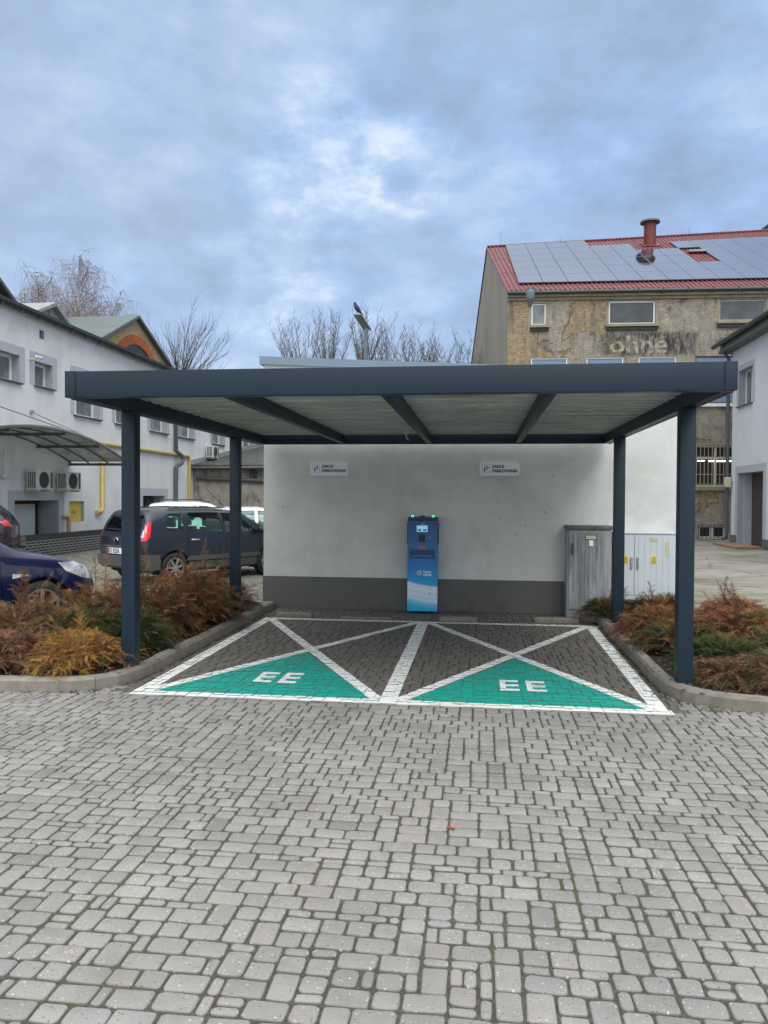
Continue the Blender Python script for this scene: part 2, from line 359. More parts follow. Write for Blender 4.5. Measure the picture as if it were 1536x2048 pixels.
def link(name, m, material, parent=None, smooth=False, label=None):
    o = bpy.data.objects.new(name, m); COL.objects.link(o)
    if material: m.materials.append(material)
    if smooth:
        m.polygons.foreach_set('use_smooth', [True] * len(m.polygons))
        try: m.set_sharp_from_angle(angle=R(smooth if smooth > 1 else 35))
        except Exception: pass
    if parent:
        o.parent = parent
        if parent.get('_w'): o.matrix_parent_inverse = Matrix.Translation(-Vector(parent['_w']))
        if '_w2' in parent: o.matrix_parent_inverse = Matrix.Identity(4)
    if label: o['label'] = label
    return o
def sub(name, mb, material, part, smooth=False, bevel=0, label=None):   # sub-part of a part whose own matrix is identity
    o = mb.build(name, material, None, smooth, bevel, label); o.parent = part
    return o
def thing(name, label, cat, loc=(0, 0, 0), rotz=None, group=None):
    o = bpy.data.objects.new(name, None); COL.objects.link(o); o.location = loc; o.empty_display_size = .2
    o['label'] = label; o['category'] = cat
    if rotz is None:
        o['_w'] = tuple(loc)
    else: o.rotation_euler = (0, 0, rotz)
    if group: o['group'] = group
    return o
def tag(o, label, cat, group=None):
    o['label'] = label; o['category'] = cat
    if group: o['group'] = group
    return o
def struct(o, label=None):
    o['kind'] = 'structure'
    if label: o['label'] = label
    return o
def textmesh(body, size, fr, extr=.001, bold=0., ax='LEFT', shear=0, sx=1.):
    """text in a frame fr(u, v) -> world point, with outward offset"""
    cu = bpy.data.curves.new('t', 'FONT'); cu.body = body; cu.size = size; cu.offset = bold; cu.align_x = ax; cu.resolution_u = 3; cu.shear = shear
    o = bpy.data.objects.new('t', cu); COL.objects.link(o)
    dg = bpy.context.evaluated_depsgraph_get(); me = bpy.data.meshes.new_from_object(o.evaluated_get(dg))
    COL.objects.unlink(o); bpy.data.objects.remove(o); mb = MB()
    mb.add([fr(v.co.x * sx, v.co.y) for v in me.vertices], [tuple(p.vertices) for p in me.polygons])
    return mb
def textbuild(mb, name, material, parent):
    m = bpy.data.meshes.new(name); m.from_pydata(mb.v, [], mb.f); return link(name, m, material, parent)
# ------------------------------------------------------------------ camera
f_px = 1538.; a_ = R(7.1); p_ = R(1.05); r_ = .006
Rv = Vector((math.cos(a_), math.sin(a_), 0)); F0 = Vector((-math.sin(a_), math.cos(a_), 0)); Zv = Vector((0, 0, 1))
Fv = F0 * math.cos(p_) - Zv * math.sin(p_); Uv = F0 * math.sin(p_) + Zv * math.cos(p_)
Rc = Rv * math.cos(r_) + Uv * math.sin(r_); Uc = -Rv * math.sin(r_) + Uv * math.cos(r_)
cd = bpy.data.cameras.new('camera'); cam = bpy.data.objects.new('camera', cd); COL.objects.link(cam)
mw = Matrix((Rc, Uc, -Fv)).transposed().to_4x4(); mw.translation = (0, 0, 1.75); cam.matrix_world = mw
cd.sensor_fit = 'HORIZONTAL'; cd.sensor_width = 36; cd.lens = 36 * f_px / 1536; cd.clip_end = 800; cd.clip_start = .05
S.camera = cam

# ------------------------------------------------------------------ sky and light
SUN_EL, SUN_AZ = R(42), R(158)      # soft sun behind thin cloud, behind the camera
w = bpy.data.worlds.new('World'); S.world = w; w.use_nodes = True
n = w.node_tree.nodes; l = w.node_tree.links; bg = n['Background']
sky = n.new('ShaderNodeTexSky'); sky.sky_type = 'NISHITA'; sky.sun_disc = False; sky.sun_elevation = SUN_EL; sky.sun_rotation = SUN_AZ
sky.air_density = 1.3; sky.dust_density = 1.5
t = n.new('ShaderNodeTexCoord'); sp = n.new('ShaderNodeSeparateXYZ'); l.new(t.outputs['Generated'], sp.inputs[0])
zz = mth(n, l, 'MAXIMUM', sp.outputs['Z'], .0)
den = mth(n, l, 'ADD', zz, .5)
cb = n.new('ShaderNodeCombineXYZ'); l.new(mth(n, l, 'DIVIDE', sp.outputs['X'], den), cb.inputs[0]); l.new(mth(n, l, 'DIVIDE', sp.outputs['Y'], den), cb.inputs[1]); l.new(mth(n, l, 'MULTIPLY', zz, 1.2), cb.inputs[2])
def cn(scale, detail, rough, dist, off):
    mp = n.new('ShaderNodeMapping'); mp.inputs['Location'].default_value = off; l.new(cb.outputs[0], mp.inputs[0])
    return noise(n, l, mp.outputs[0], scale, detail, rough, dist)
big = cn(1.3, 5, .5, .3, (3.1, 1.7, 0)); med = cn(4.2, 10, .58, .15, (7.3, 2.2, 1)); fine = cn(11, 9, .6, .1, (1, 9, 2))
def lobe(px, py, width, stretch=1.):
    d = (Fv * f_px + Rv * (px - 768) - Uv * (py - 1024)).normalized()
    s = n.new('ShaderNodeVectorMath'); s.operation = 'DOT_PRODUCT'; l.new(t.outputs['Generated'], s.inputs[0]); s.inputs[1].default_value = d
    q = n.new('ShaderNodeMapRange'); q.interpolation_type = 'SMOOTHSTEP'; l.new(s.outputs['Value'], q.inputs[0]); q.inputs[1].default_value = math.cos(R(width)); q.inputs[2].default_value = 1
    return q.outputs[0]
shape = mth(n, l, 'ADD', mth(n, l, 'MULTIPLY', big, .34), mth(n, l, 'ADD', mth(n, l, 'MULTIPLY', med, .66), mth(n, l, 'MULTIPLY', fine, .26)))
shape = mth(n, l, 'SUBTRACT', shape, .082)
lumps = mth(n, l, 'ADD', .25, mth(n, l, 'MULTIPLY', ramp(n, l, fine, [(.35, 0.), (.62, 1.)]), 1.5))
# brighter break in the cloud and darker banks
for px, py, wd, k in ((650, 320, 7, .07), (820, 355, 5, .065), (560, 570, 6, .055), (1040, 450, 5, .05), (340, 120, 11, .035), (20, 520, 8, .05), (1230, 300, 12, -.02), (230, 430, 13, -.05), (80, 250, 12, -.04), (420, 520, 8, -.025), (1100, 180, 14, -.03), (960, 80, 10, -.02), (380, 690, 9, .03), (1400, 120, 10, .02)):
    lb_ = mth(n, l, 'MULTIPLY', lobe(px, py, wd), k); shape = mth(n, l, 'ADD', shape, mth(n, l, 'MULTIPLY', lb_, lumps) if k > .05 else lb_)
cl = ramp(n, l, shape, [(.38, (.235, .325, .49)), (.46, (.285, .395, .6)), (.54, (.325, .465, .73)), (.62, (.43, .57, .81)), (.72, (.7, .79, .9))])
gray = ramp(n, l, big, [(.38, .0), (.58, .55)])
cl = mixc(n, l, gray, cl, mixc(n, l, shape, (.2, .25, .34), (.55, .64, .74)))
# horizon paler
hz = ramp(n, l, zz, [(0., .35), (.16, .1), (.3, 0.)])
cl = mixc(n, l, hz, cl, (.36, .48, .72))
sc = n.new('ShaderNodeVectorMath'); sc.operation = 'SCALE'; l.new(sky.outputs[0], sc.inputs[0]); sc.inputs['Scale'].default_value = .1
tot = mixc(n, l, .14, cl, sc.outputs[0])
# an overcast sky is brightest high up and behind the thin cloud round the sun
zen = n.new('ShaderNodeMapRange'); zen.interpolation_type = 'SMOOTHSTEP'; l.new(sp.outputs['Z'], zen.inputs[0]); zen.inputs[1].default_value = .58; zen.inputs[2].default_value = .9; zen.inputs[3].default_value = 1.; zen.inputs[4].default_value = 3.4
warm = mixc(n, l, ramp(n, l, sp.outputs['Z'], [(.55, 0.), (.8, .85)]), tot, (.57, .545, .5))
bk_ = n.new('ShaderNodeMapRange'); bk_.interpolation_type = 'SMOOTHSTEP'; l.new(sp.outputs['Y'], bk_.inputs[0]); bk_.inputs[1].default_value = .1; bk_.inputs[2].default_value = -.5
warm = mixc(n, l, mth(n, l, 'MULTIPLY', bk_.outputs[0], .8), warm, (.42, .415, .4))
l.new(warm, bg.inputs[0])
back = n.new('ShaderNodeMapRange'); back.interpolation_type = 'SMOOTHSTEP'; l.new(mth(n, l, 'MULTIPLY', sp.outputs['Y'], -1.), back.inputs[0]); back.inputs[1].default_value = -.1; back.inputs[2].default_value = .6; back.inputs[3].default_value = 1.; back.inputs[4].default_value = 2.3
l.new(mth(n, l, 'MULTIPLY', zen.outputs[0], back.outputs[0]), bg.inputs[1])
sd = bpy.data.lights.new('sun', 'SUN'); sun = bpy.data.objects.new('sun', sd); COL.objects.link(sun)
sd.energy = .8; sd.angle = R(25); sd.color = (1, .95, .88)
dv = Vector((math.cos(SUN_EL) * math.sin(SUN_AZ), math.cos(SUN_EL) * math.cos(SUN_AZ), math.sin(SUN_EL)))
sun.rotation_euler = dv.to_track_quat('Z', 'Y').to_euler()
S.view_settings.view_transform = 'Standard'; S.view_settings.look = 'None'; S.view_settings.exposure = .36; S.view_settings.gamma = 1

# ------------------------------------------------------------------ ground
def inpoly(x, y, P):
    c = False; j = len(P) - 1
    for i in range(len(P)):
        if (P[i][1] > y) != (P[j][1] > y) and x < (P[j][0] - P[i][0]) * (y - P[i][1]) / (P[j][1] - P[i][1]) + P[i][0]: c = not c
        j = i
    return c
g = MB(); g.quad((-300, -60, -.06), (300, -60, -.06), (300, 500, -.06), (-300, 500, -.06))
struct(g.build('ground', M['farground']))
j = MB(); j.quad((-16, -3, -.0085), (12, -3, -.0085), (12, 60, -.0085), (-16, 60, -.0085))
struct(j.build('paving_joints', M['joint']), 'sandy mossy joints between the paving blocks')
sl = MB(); nx = 30
sl.add([(3.2 if y > 11.6 else 5.4, y, .0) for y in (12.4,)], [])
sl = MB(); sl.prism([(3.02, 12.3), (3.3, 11.75), (4.4, 11.6), (6.2, 11.0), (9, 9.8), (12, 9.0), (30, 9), (30, 40), (-3.0, 40), (-3.0, 24), (3.02, 24)], 'Z', -.03, .012)
struct(sl.build('concrete_yard', M['slab']))

# kerb lines (outer faces) and planting beds
KL = [(-8.4, 6.18), (-6.5, 6.26), (-4.3, 6.38), (-3.75, 6.42), (-3.5, 6.5), (-3.34, 6.66), (-3.24, 6.9), (-3.2, 7.4), (-3.2, 8.5), (-3.2, 10), (-3.2, 11.8)]
KR = [(1.66, 11.1), (1.655, 10), (1.65, 8.6), (1.64, 7.6), (1.66, 7.2), (1.74, 6.96), (1.92, 6.78), (2.2, 6.66), (2.7, 6.58), (4.0, 6.46), (7.5, 6.2)]
BEDL = KL + [(-3.95, 11.95), (-4.4, 10.9), (-5.2, 9.5), (-6.3, 8.35), (-7.4, 7.35), (-8.4, 6.3)]
BEDR = KR + [(7.5, 9.6), (6.0, 10.6), (4.4, 11.2), (3.2, 11.45), (1.66, 11.45)]
def offs(P, d):
    out = []
    for i in range(len(P)):
        a = Vector(P[max(i - 1, 0)]); b = Vector(P[min(i + 1, len(P) - 1)]); t = (b - a).normalized(); nn = Vector((-t.y, t.x))
        out.append((P[i][0] + nn.x * d, P[i][1] + nn.y * d))
    return out
def resample(P, step):
    out = [P[0]]; acc = 0
    for i in range(len(P) - 1):
        a = Vector(P[i]); b = Vector(P[i + 1]); L = (b - a).length; t = step - acc
        while t < L:
            q = a.lerp(b, t / L); out.append((q.x, q.y)); t += step
        acc = (acc + L) % step if step > 0 else 0
    out.append(P[-1]); return out
def chaikin(P, k=2):
    for _ in range(k):
        Q = [P[0]]
        for i in range(len(P) - 1):
            a, b = Vector(P[i]), Vector(P[i + 1]); Q += [tuple(a.lerp(b, .25)), tuple(a.lerp(b, .75))]
        P = Q + [P[-1]]
    return P
def kerb(P, name, label, seglen=1.0, w=.12, h=.115):
    P = resample(chaikin(P), .1); per = int(seglen / .1); mb = MB(); i = 0
    while i < len(P) - 1:
        e = min(i + per, len(P) - 1); seg = P[i:e + 1]; rj = random.uniform(-.004, .004)
        o = offs(seg, -rj); q = offs(seg, w + rj); k = len(seg)
        # trim the ends for an open joint
        def sh(pts): 
            a, b = Vector(pts[0]), Vector(pts[1]); pts[0] = tuple(a.lerp(b, .035)); a, b = Vector(pts[-1]), Vector(pts[-2]); pts[-1] = tuple(a.lerp(b, .035)); return pts
        if k > 2: o = sh(list(o)); q = sh(list(q))
        hh = h + random.uniform(-.004, .004); c = .02
        prof = []
        for (ox, oy), (qx, qy) in zip(o, q):
            d = Vector((qx - ox, qy - oy)).normalized()
            prof.append([(ox, oy, -.05), (ox, oy, hh - c * 1.2), (ox + d.x * c, oy + d.y * c, hh), (qx - d.x * .006, qy - d.y * .006, hh), (qx, qy, hh - .01), (qx, qy, -.05)])
        vs = [p for r in prof for p in r]; m6 = 6
        fs = [(a * m6 + b, a * m6 + b + 1, (a + 1) * m6 + b + 1, (a + 1) * m6 + b) for a in range(k - 1) for b in range(5)]
        fs += [tuple(range(6)), tuple(range((k - 1) * 6, k * 6))[::-1]]
        mb.add(vs, fs); i = e
    return struct(mb.build(name, M['kerb']), label)
kerb(KL, 'kerb', 'concrete kerb round the left planting bed')
kerb(KR, 'kerb', 'concrete kerb round the right planting bed')
kerb([(-3.2, 11.86), (-3.55, 11.98), (-3.95, 11.92), (-4.5, 10.9), (-5.3, 9.45), (-6.4, 8.25), (-7.5, 7.25), (-8.5, 6.25)], 'kerb', 'concrete kerb behind the left planting bed', h=.09)
kerb([(1.42, 11.22), (1.78, 11.2)], 'kerb', 'short kerb by the weathered cabinet', h=.1)
def bedsoil(P, name):
    xs = [p[0] for p in P]; ys = [p[1] for p in P]; st = .12; vs = {}; mb = MB(); nxx = int((max(xs) - min(xs)) / st) + 1; nyy = int((max(ys) - min(ys)) / st) + 1
    from mathutils import noise as mn
    V = []; F = []
    for jy in range(nyy + 1):
        for ix in range(nxx + 1):
            x = min(xs) + ix * st; y = min(ys) + jy * st; V.append((x, y, .075 + .05 * mn.noise((x * 2, y * 2, 0)) + .03 * mn.noise((x * 9, y * 9, 1))))
    C = chaikin(P[:11]) + P[11:]; ins = offs(C[:len(chaikin(P[:11]))], .06) + P[11:]
    for jy in range(nyy):
        for ix in range(nxx):
            cx = min(xs) + (ix + .5) * st; cy = min(ys) + (jy + .5) * st
            if inpoly(cx, cy, ins): F.append((jy * (nxx + 1) + ix, jy * (nxx + 1) + ix + 1, (jy + 1) * (nxx + 1) + ix + 1, (jy + 1) * (nxx + 1) + ix))
    mb.v = V; mb.f = F
    me = bpy.data.meshes.new(name); me.from_pydata(V, [], F); bm = bmesh.new(); bm.from_mesh(me); bmesh.ops.delete(bm, geom=[v for v in bm.verts if not v.link_faces], context='VERTS'); bm.to_mesh(me); bm.free()
    struct(link(name, me, M['soil'], smooth=60))
bedsoil(BEDL, 'planting_bed'); bedsoil(BEDR, 'planting_bed')

# paving blocks: a random bond of five block sizes on a 53 mm module, laid as real blocks
def bond(x0, x1, y0, y1, m, seed, skip):
    """courses five modules deep, each cut into short panels of mixed block sizes, broken at random so that no joint runs far"""
    rs = random.Random(seed); nx = int((x1 - x0) / m); ny = int((y1 - y0) / m)
    occ = bytearray(nx * ny); out = []; lim = {}
    kinds = [((3, 2), .32), ((2, 2), .40), ((2, 3), .17), ((2, 1), .045), ((1, 2), .065)]
    dead = [rs.randrange(3, 9) for _ in range(4)]
    for jy in range(ny):
        ix = 0
        while ix < nx:
            if occ[jy * nx + ix]: ix += 1; continue
            run = 0
            while ix + run < nx and run < 8 and not occ[jy * nx + ix + run]: run += 1
            ks = []
            for (w_, h_), p in kinds:
                if w_ > run or jy + h_ > ny: continue
                left = run - w_
                if left == 1: p *= .18
                # like to bridge the joint below
                if jy and ix + w_ < nx and w_ > 1:
                    top_same = lim.get((ix, jy)) == w_
                    if top_same: p *= .3
                ks.append(((w_, h_), p))
            if not ks: w_, h_ = 1, 1
            else:
                r = rs.random() * sum(p for _, p in ks)
                for (w_, h_), p in ks:
                    r -= p
                    if r <= 0: break
            for b in range(h_):
                for a in range(w_): occ[(jy + b) * nx + ix + a] = 1
            lim[(ix, jy + h_)] = w_
            bx = x0 + (ix + w_ / 2) * m; by = y0 + (jy + h_ / 2) * m
            if not skip(bx, by): out.append((bx, by, w_ * m, h_ * m))
            ix += w_
    return out
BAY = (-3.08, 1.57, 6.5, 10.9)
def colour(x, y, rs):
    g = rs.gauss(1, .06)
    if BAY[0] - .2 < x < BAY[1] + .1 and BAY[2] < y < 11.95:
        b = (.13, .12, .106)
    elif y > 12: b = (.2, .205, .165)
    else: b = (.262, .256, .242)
    if rs.random() < .16: b = (b[0] * .96, b[1] * .99, b[2] * 1.01)
    elif rs.random() < .2: b = (b[0] * 1.015, b[1] * 1., b[2] * .985)
    if rs.random() < .03: g *= .84
    return tuple(max(.02, c * g) for c in b)
def blocks_mesh(name, B, seed, gap=.0092, fine=True):
    rs = random.Random(seed); n_ = len(B); A = np.array(B)
    hx = (A[:, 2] - gap) / 2; hy = (A[:, 3] - gap) / 2
    rr = np.minimum(.019, np.minimum(hx, hy) * .7) * RNG.uniform(.6, 1.3, n_)
    rr = np.minimum(rr, np.minimum(hx, hy) * .85)
    corners = [(1, 1), (-1, 1), (-1, -1), (1, -1)]; seg = 3 if fine else 2
    per = []
    for ci, (sx, sy) in enumerate(corners):
        for k in range(seg):
            t = math.pi / 2 * (ci + k / (seg - 1)); per.append((sx, sy, math.cos(t), math.sin(t)))
    P = len(per); per = np.array(per)
    ctr = A[:, :2] + RNG.normal(0, .0012, (n_, 2)); rot = RNG.normal(0, .012, n_); top = RNG.normal(0, .0013, n_); tx = RNG.normal(0, .012, n_); ty = RNG.normal(0, .012, n_)
    rings = [(0., -.02, 0), (0., -.0065, 0), (.0025, -.002, 0), (.0075, 0., 0)] if fine else [(0., -.02, 0), (.004, 0., 0)]
    wob = RNG.normal(0, .0013, (n_, P, 2))
    V = []
    for ins, z, _ in rings:
        x = per[:, 0][None] * (hx - rr)[:, None] + per[:, 2][None] * (rr - ins * .9)[:, None] - per[:, 0][None] * ins * .25 + wob[:, :, 0]
        y = per[:, 1][None] * (hy - rr)[:, None] + per[:, 3][None] * (rr - ins * .9)[:, None] - per[:, 1][None] * ins * .25 + wob[:, :, 1]
        zz_ = z + top[:, None] + x * tx[:, None] + y * ty[:, None]
        X = ctr[:, 0][:, None] + x * np.cos(rot)[:, None] - y * np.sin(rot)[:, None]; Y = ctr[:, 1][:, None] + x * np.sin(rot)[:, None] + y * np.cos(rot)[:, None]
        V.append(np.stack([X, Y, zz_], -1))
    V = np.stack(V, 1)             # n, rings, P, 3
    K = len(rings); base = (np.arange(n_) * K * P)[:, None]
    quads = np.array([(r * P + a, r * P + (a + 1) % P, (r + 1) * P + (a + 1) % P, (r + 1) * P + a) for r in range(K - 1) for a in range(P)])
    Q = (base[:, :, None] + quads[None]).reshape(-1, 4); T = base + np.arange((K - 1) * P, K * P)[None]
    me = bpy.data.meshes.new(name); me.from_pydata(V.reshape(-1, 3).tolist(), [], Q.tolist() + T.tolist())
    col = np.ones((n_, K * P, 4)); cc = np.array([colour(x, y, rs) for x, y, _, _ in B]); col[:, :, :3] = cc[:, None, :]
    ringk = [.35, .55, .93, 1.] if fine else [.35, 1.]     # earth rubbed into the sides of every block
    for r_i, kk_ in enumerate(ringk): col[:, r_i * P:(r_i + 1) * P, :3] = col[:, r_i * P:(r_i + 1) * P, :3] * kk_ + np.array([.03, .03, .018]) * (1 - kk_)
    a = me.color_attributes.new('col', 'FLOAT_COLOR', 'POINT'); a.data.foreach_set('color', col.reshape(-1))
    if fine: me.polygons.foreach_set('use_smooth', [True] * len(me.polygons)); me.set_sharp_from_angle(angle=R(40))
    tops = V[:, 1 if fine else 0]  # outline ring
    o = link(name, me, M['block']); struct(o)
    return V[:, -1], V[:, 1 if fine else 0], top
BEDLc = chaikin(KL) + BEDL[11:]; BEDRc = chaikin(KR) + BEDR[11:]
def skip_near(x, y):
    if y > 11.88 and -3.42 < x < 3.1: return True
    if inpoly(x, y, BEDLc) or inpoly(x, y, BEDRc): return True
    if inpoly(x, y, [(3.0, 12.6), (3.3, 11.7), (4.4, 11.6), (6.2, 11.0), (9, 9.8), (9, 14), (3, 14)]): return True
    return False
mod = .0535
near = []; yy_ = .6; kk = 0
while yy_ < 12.15:
    hh_ = (4, 5, 4, 6, 5)[kk % 5]; near += bond(-6.25 - mod * (kk * 7 % 5), 5.2, yy_, min(yy_ + hh_ * mod, 12.4) + 1e-6, mod, 30 + kk, skip_near); yy_ += hh_ * mod; kk += 1
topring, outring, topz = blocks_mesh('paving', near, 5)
back = bond(-12.3, -3.5, 7.8, 27, .0535 * 2, 9, lambda x, y: (y < 12.2 and x > -6.2) or inpoly(x, y, BEDLc) or x < -12.3 or (x > -3.42 and y < 21))
blocks_mesh('paving', [(x, y, w_, h_) for x, y, w_, h_ in back], 6, gap=.014, fine=False)

# painted markings: the tops of the blocks inside each outline, coated, and the paint in the joints below
def clip(poly, C):
    out = poly
    for i in range(len(C)):
        a, b = C[i], C[(i + 1) % len(C)]; inp = out; out = []
        if not inp: break
        def side(p): return (b[0] - a[0]) * (p[1] - a[1]) - (b[1] - a[1]) * (p[0] - a[0])
        for k in range(len(inp)):
            p, q = inp[k], inp[(k + 1) % len(inp)]; sp_, sq = side(p), side(q)
            if sp_ >= 0: out.append(p)
            if sp_ * sq < 0:
                t = sp_ / (sp_ - sq); out.append((p[0] + (q[0] - p[0]) * t, p[1] + (q[1] - p[1]) * t, p[2] + (q[2] - p[2]) * t))
    return out
def ccw(P):
    s_ = sum(P[i][0] * P[(i + 1) % len(P)][1] - P[(i + 1) % len(P)][0] * P[i][1] for i in range(len(P)))
    return P if s_ > 0 else P[::-1]
cen = np.array([(x, y) for x, y, _, _ in near])
def marking(polys, name, material, label, lift=.0018, joint=True, jz=-.005):
    mb = MB()
    for P in polys:
        P = ccw(P); xs = [p[0] for p in P]; ys = [p[1] for p in P]
        idx = np.where((cen[:, 0] > min(xs) - .15) & (cen[:, 0] < max(xs) + .15) & (cen[:, 1] > min(ys) - .15) & (cen[:, 1] < max(ys) + .15))[0]
        for i in idx:
            ring = outring[i] * .92 + topring[i] * .08; zc = topring[i][:, 2] + lift
            c = clip([(float(a[0]), float(a[1]), float(zq)) for a, zq in zip(ring, zc)], P)
            if len(c) > 2: mb.add(c, [tuple(range(len(c)))])
        if joint:
            z = jz + lift * .6; mb.add([(p[0], p[1], z) for p in P], [tuple(range(len(P)))])
    return struct(textbuild(mb, name, material, None), label)
def strip(a, b, w_):
    a = Vector(a); b = Vector(b); d = (b - a).normalized(); q = Vector((-d.y, d.x)) * w_ / 2
    return [tuple(a - q), tuple(b - q), tuple(b + q), tuple(a + q)]
X0, X1, Y0, Y1 = -3.08, 1.57, 6.46, 10.87; XC = -.775; lw = .135
grn1 = [(-2.93, Y0 + .13), (-.92, Y0 + .13), (-1.93, 8.5)]; grn2 = [(-.61, Y0 + .13), (1.4, Y0 + .13), (.4, 8.5)]
marking([grn1], 'painted_green_triangle', M['paint_green'], 'green painted triangle of the left parking bay', .0012)
marking([grn2], 'painted_green_triangle', M['paint_green'], 'green painted triangle of the right parking bay', .0012)
lines = [strip((X0, Y0 + .065), (X1 + .02, Y0 + .065), .13), strip((X0, Y1 - .06), (X1 + .08, Y1 - .06), .11),
         strip((X0 + lw / 2, Y0 + .13), (X0 + lw / 2, Y1 - .115), lw), strip((X1 - lw / 2, Y0 + .13), (X1 - lw / 2 + .02, Y1 - .115), lw), strip((XC, Y0 + .13), (XC, Y1 - .115), .15)]
marking(lines, 'painted_white_line', M['paint_white'], 'white lines framing the two parking bays', .0018)
dg = [strip((X0 + .12, Y0 + .14), (XC - .1, Y1 - .13), .115), strip((X0 + .12, Y1 - .13), (XC - .1, Y0 + .14), .115),
      strip((XC + .1, Y0 + .14), (X1 - .12, Y1 - .13), .115), strip((XC + .1, Y1 - .13), (X1 - .12, Y0 + .14), .115)]
marking([dg[0], dg[2]], 'painted_white_line', M['paint_white'], 'white diagonals rising to the right', .0026)
marking([dg[1], dg[3]], 'painted_white_line', M['paint_white'], 'white diagonals falling to the right', .0033)
def E_polys(x, y, w_, h_):
    t = h_ * .2; s = w_ * .3
    return [[(x, y), (x + s, y), (x + s, y + h_), (x, y + h_)]] + [[(x + s, y + k), (x + w_, y + k), (x + w_, y + k + t), (x + s, y + k + t)] for k in (0, h_ / 2 - t / 2, h_ - t)]
for bx, by, w_ in ((-2.13, 7.04, 'left'), (.2, 7.05, 'right')):
    marking(E_polys(bx, by, .175, .42) + E_polys(bx + .245, by, .175, .42), 'painted_letters', M['paint_white'], 'white painted letters EE in the %s bay' % w_, .0042, jz=-.001)
# a few dead leaves and crumbs of dirt
for i, (x, y) in enumerate([(-.13, 4.05)]):
    lf = MB(); c = Vector((x, y, .006))
    for k in range(7):
        a = k * .9 + .3; d = Vector((math.cos(a), math.sin(a), 0)); q = Vector((-d.y, d.x, 0)); L = .03 if k % 2 else .018
        lf.add([c, c + d * L * .5 + q * .008 + Vector((0, 0, .006)), c + d * L + Vector((0, 0, .012)), c + d * L * .5 - q * .008], [(0, 1, 2, 3)])
    lf.add([c, c + Vector((-.035, .01, .01)), c + Vector((-.035, .013, .01)), c + Vector((0, .003, 0))], [(0, 1, 2, 3)])
    tag(textbuild(lf, 'fallen_leaf', M['leaf_dead'], None), 'small orange dead leaf lying on the grey paving', 'leaf')
cr = MB()
for k in range(900):
    if k % 3: 
        t = random.random(); P = chaikin(KR if k % 2 else KL); q = P[int(t * (len(P) - 1))]; x = q[0] + random.gauss(0, .05) + (-.07 if k % 2 else .07); y = q[1] + random.gauss(-.05, .07)
    else: x = random.uniform(-3.2, 1.6); y = 11.8 + random.gauss(0, .06)
    if skip_near(x, y): continue
    s_ = random.uniform(.004, .013); a = random.uniform(0, 6.28)
    cr.add([(x + s_ * math.cos(a + t), y + s_ * math.sin(a + t) * random.uniform(.4, 1), .002 + (.008 if t_ % 2 else .002)) for t_, t in enumerate((0, 1.6, 3.1, 4.7))], [(0, 1, 2, 3)])
o = textbuild(cr, 'leaf_litter', M['soil'], None); o['kind'] = 'stuff'; o['label'] = 'crumbs of soil and litter along the kerbs'
ll = MB(); cols_n = 0
for P in (BEDL, BEDR):
    xs = [p[0] for p in P]; ys = [p[1] for p in P]; Pc = chaikin(P[:11]) + P[11:]
    for _ in range(2600):
        x = random.uniform(min(xs), max(xs)); y = random.uniform(min(ys), min(max(ys), 9.5))
        if not inpoly(x, y, Pc): continue
        a = random.uniform(0, 6.28); L = random.uniform(.015, .07); z = .1 + random.uniform(0, .025); wq = random.uniform(.002, .007)
        dx, dy = math.cos(a) * L, math.sin(a) * L; qx, qy = -math.sin(a) * wq, math.cos(a) * wq
        ll.add([(x, y, z), (x + qx, y + qy, z), (x + dx + qx, y + dy + qy, z + random.uniform(-.01, .025)), (x + dx, y + dy, z + .01)], [(0, 1, 2, 3)])
o = textbuild(ll, 'needle_litter', mat('needle_litter', (.17, .09, .05), .9, .5, 20), None); o['kind'] = 'stuff'; o['label'] = 'dead brown needles and twigs lying on the bed soil'
# weeds by the right kerb and along the wall
gm = mat('weed_green', (.07, .11, .035), .8, .4, 40); wd = MB()
for cx, cy, k_ in ((1.95, 6.62, 40), (1.88, 6.68, 25), (2.9, 6.5, 12), (-.3, 11.82, 26), (.4, 11.84, 26), (-1.6, 11.82, 14), (-3.0, 11.8, 14), (1.5, 8.2, 10), (-1.2, 11.8, 14)):
    for _ in range(k_):
        x = cx + random.gauss(0, .05); y = cy + random.gauss(0, .025); a = random.uniform(0, 6.28); L = random.uniform(.012, .04)
        wd.add([(x, y, 0), (x + .006, y, 0), (x + math.cos(a) * L, y + math.sin(a) * L, L * .8)], [(0, 1, 2)])
o = textbuild(wd, 'weeds', gm, None); o['kind'] = 'stuff'; o['label'] = 'small weeds growing at the kerb and wall foot'
# ------------------------------------------------------------------ carport
cp = thing('carport', 'dark blue grey steel carport over the two marked parking bays', 'carport', (-.77, 8.9, 0))
XL, XR, YF, YB, ZB, ZT = -3.43, 1.9, 6.03, 11.72, 2.57, 2.785
for (x, y) in ((-3.42, 7.02), (-3.415, 10.22), (1.76, 7.1), (1.76, 10.42)):
    mb = MB(); mb.box((x, y, -.03), (x + .135, y + .13, ZB + (.0))); mb.build('post', M['anthracite'], cp, bevel=.008, smooth=True)
def beam(name, a, b, bev=.006): return MB().box(a, b).build(name, M['anthracite'], cp, bevel=bev, smooth=True)
beam('front_beam', (XL + .092, YF, ZB), (XR - .092, YF + .11, ZT)); 
for s, (a, b) in enumerate(((XL, XL + .09), (XR - .09, XR))):
    ca = beam('corner_cap', (a, YF - .003, ZB - .001), (b, YF + .11, ZT + .002), .003)
    for x in (a + .012, b - .012):
        for z in (ZB + .015, ZT - .015): sub('screw', MB().tube([(x, YF - .007, z), (x, YF - .002, z)], .0045, 8), M['dark'], ca)
for a, b in ((XL, XL + .09), (XR - .09, XR)): beam('side_beam', (a, YF + .112, ZB + .001), (b, YB, ZT - .001))
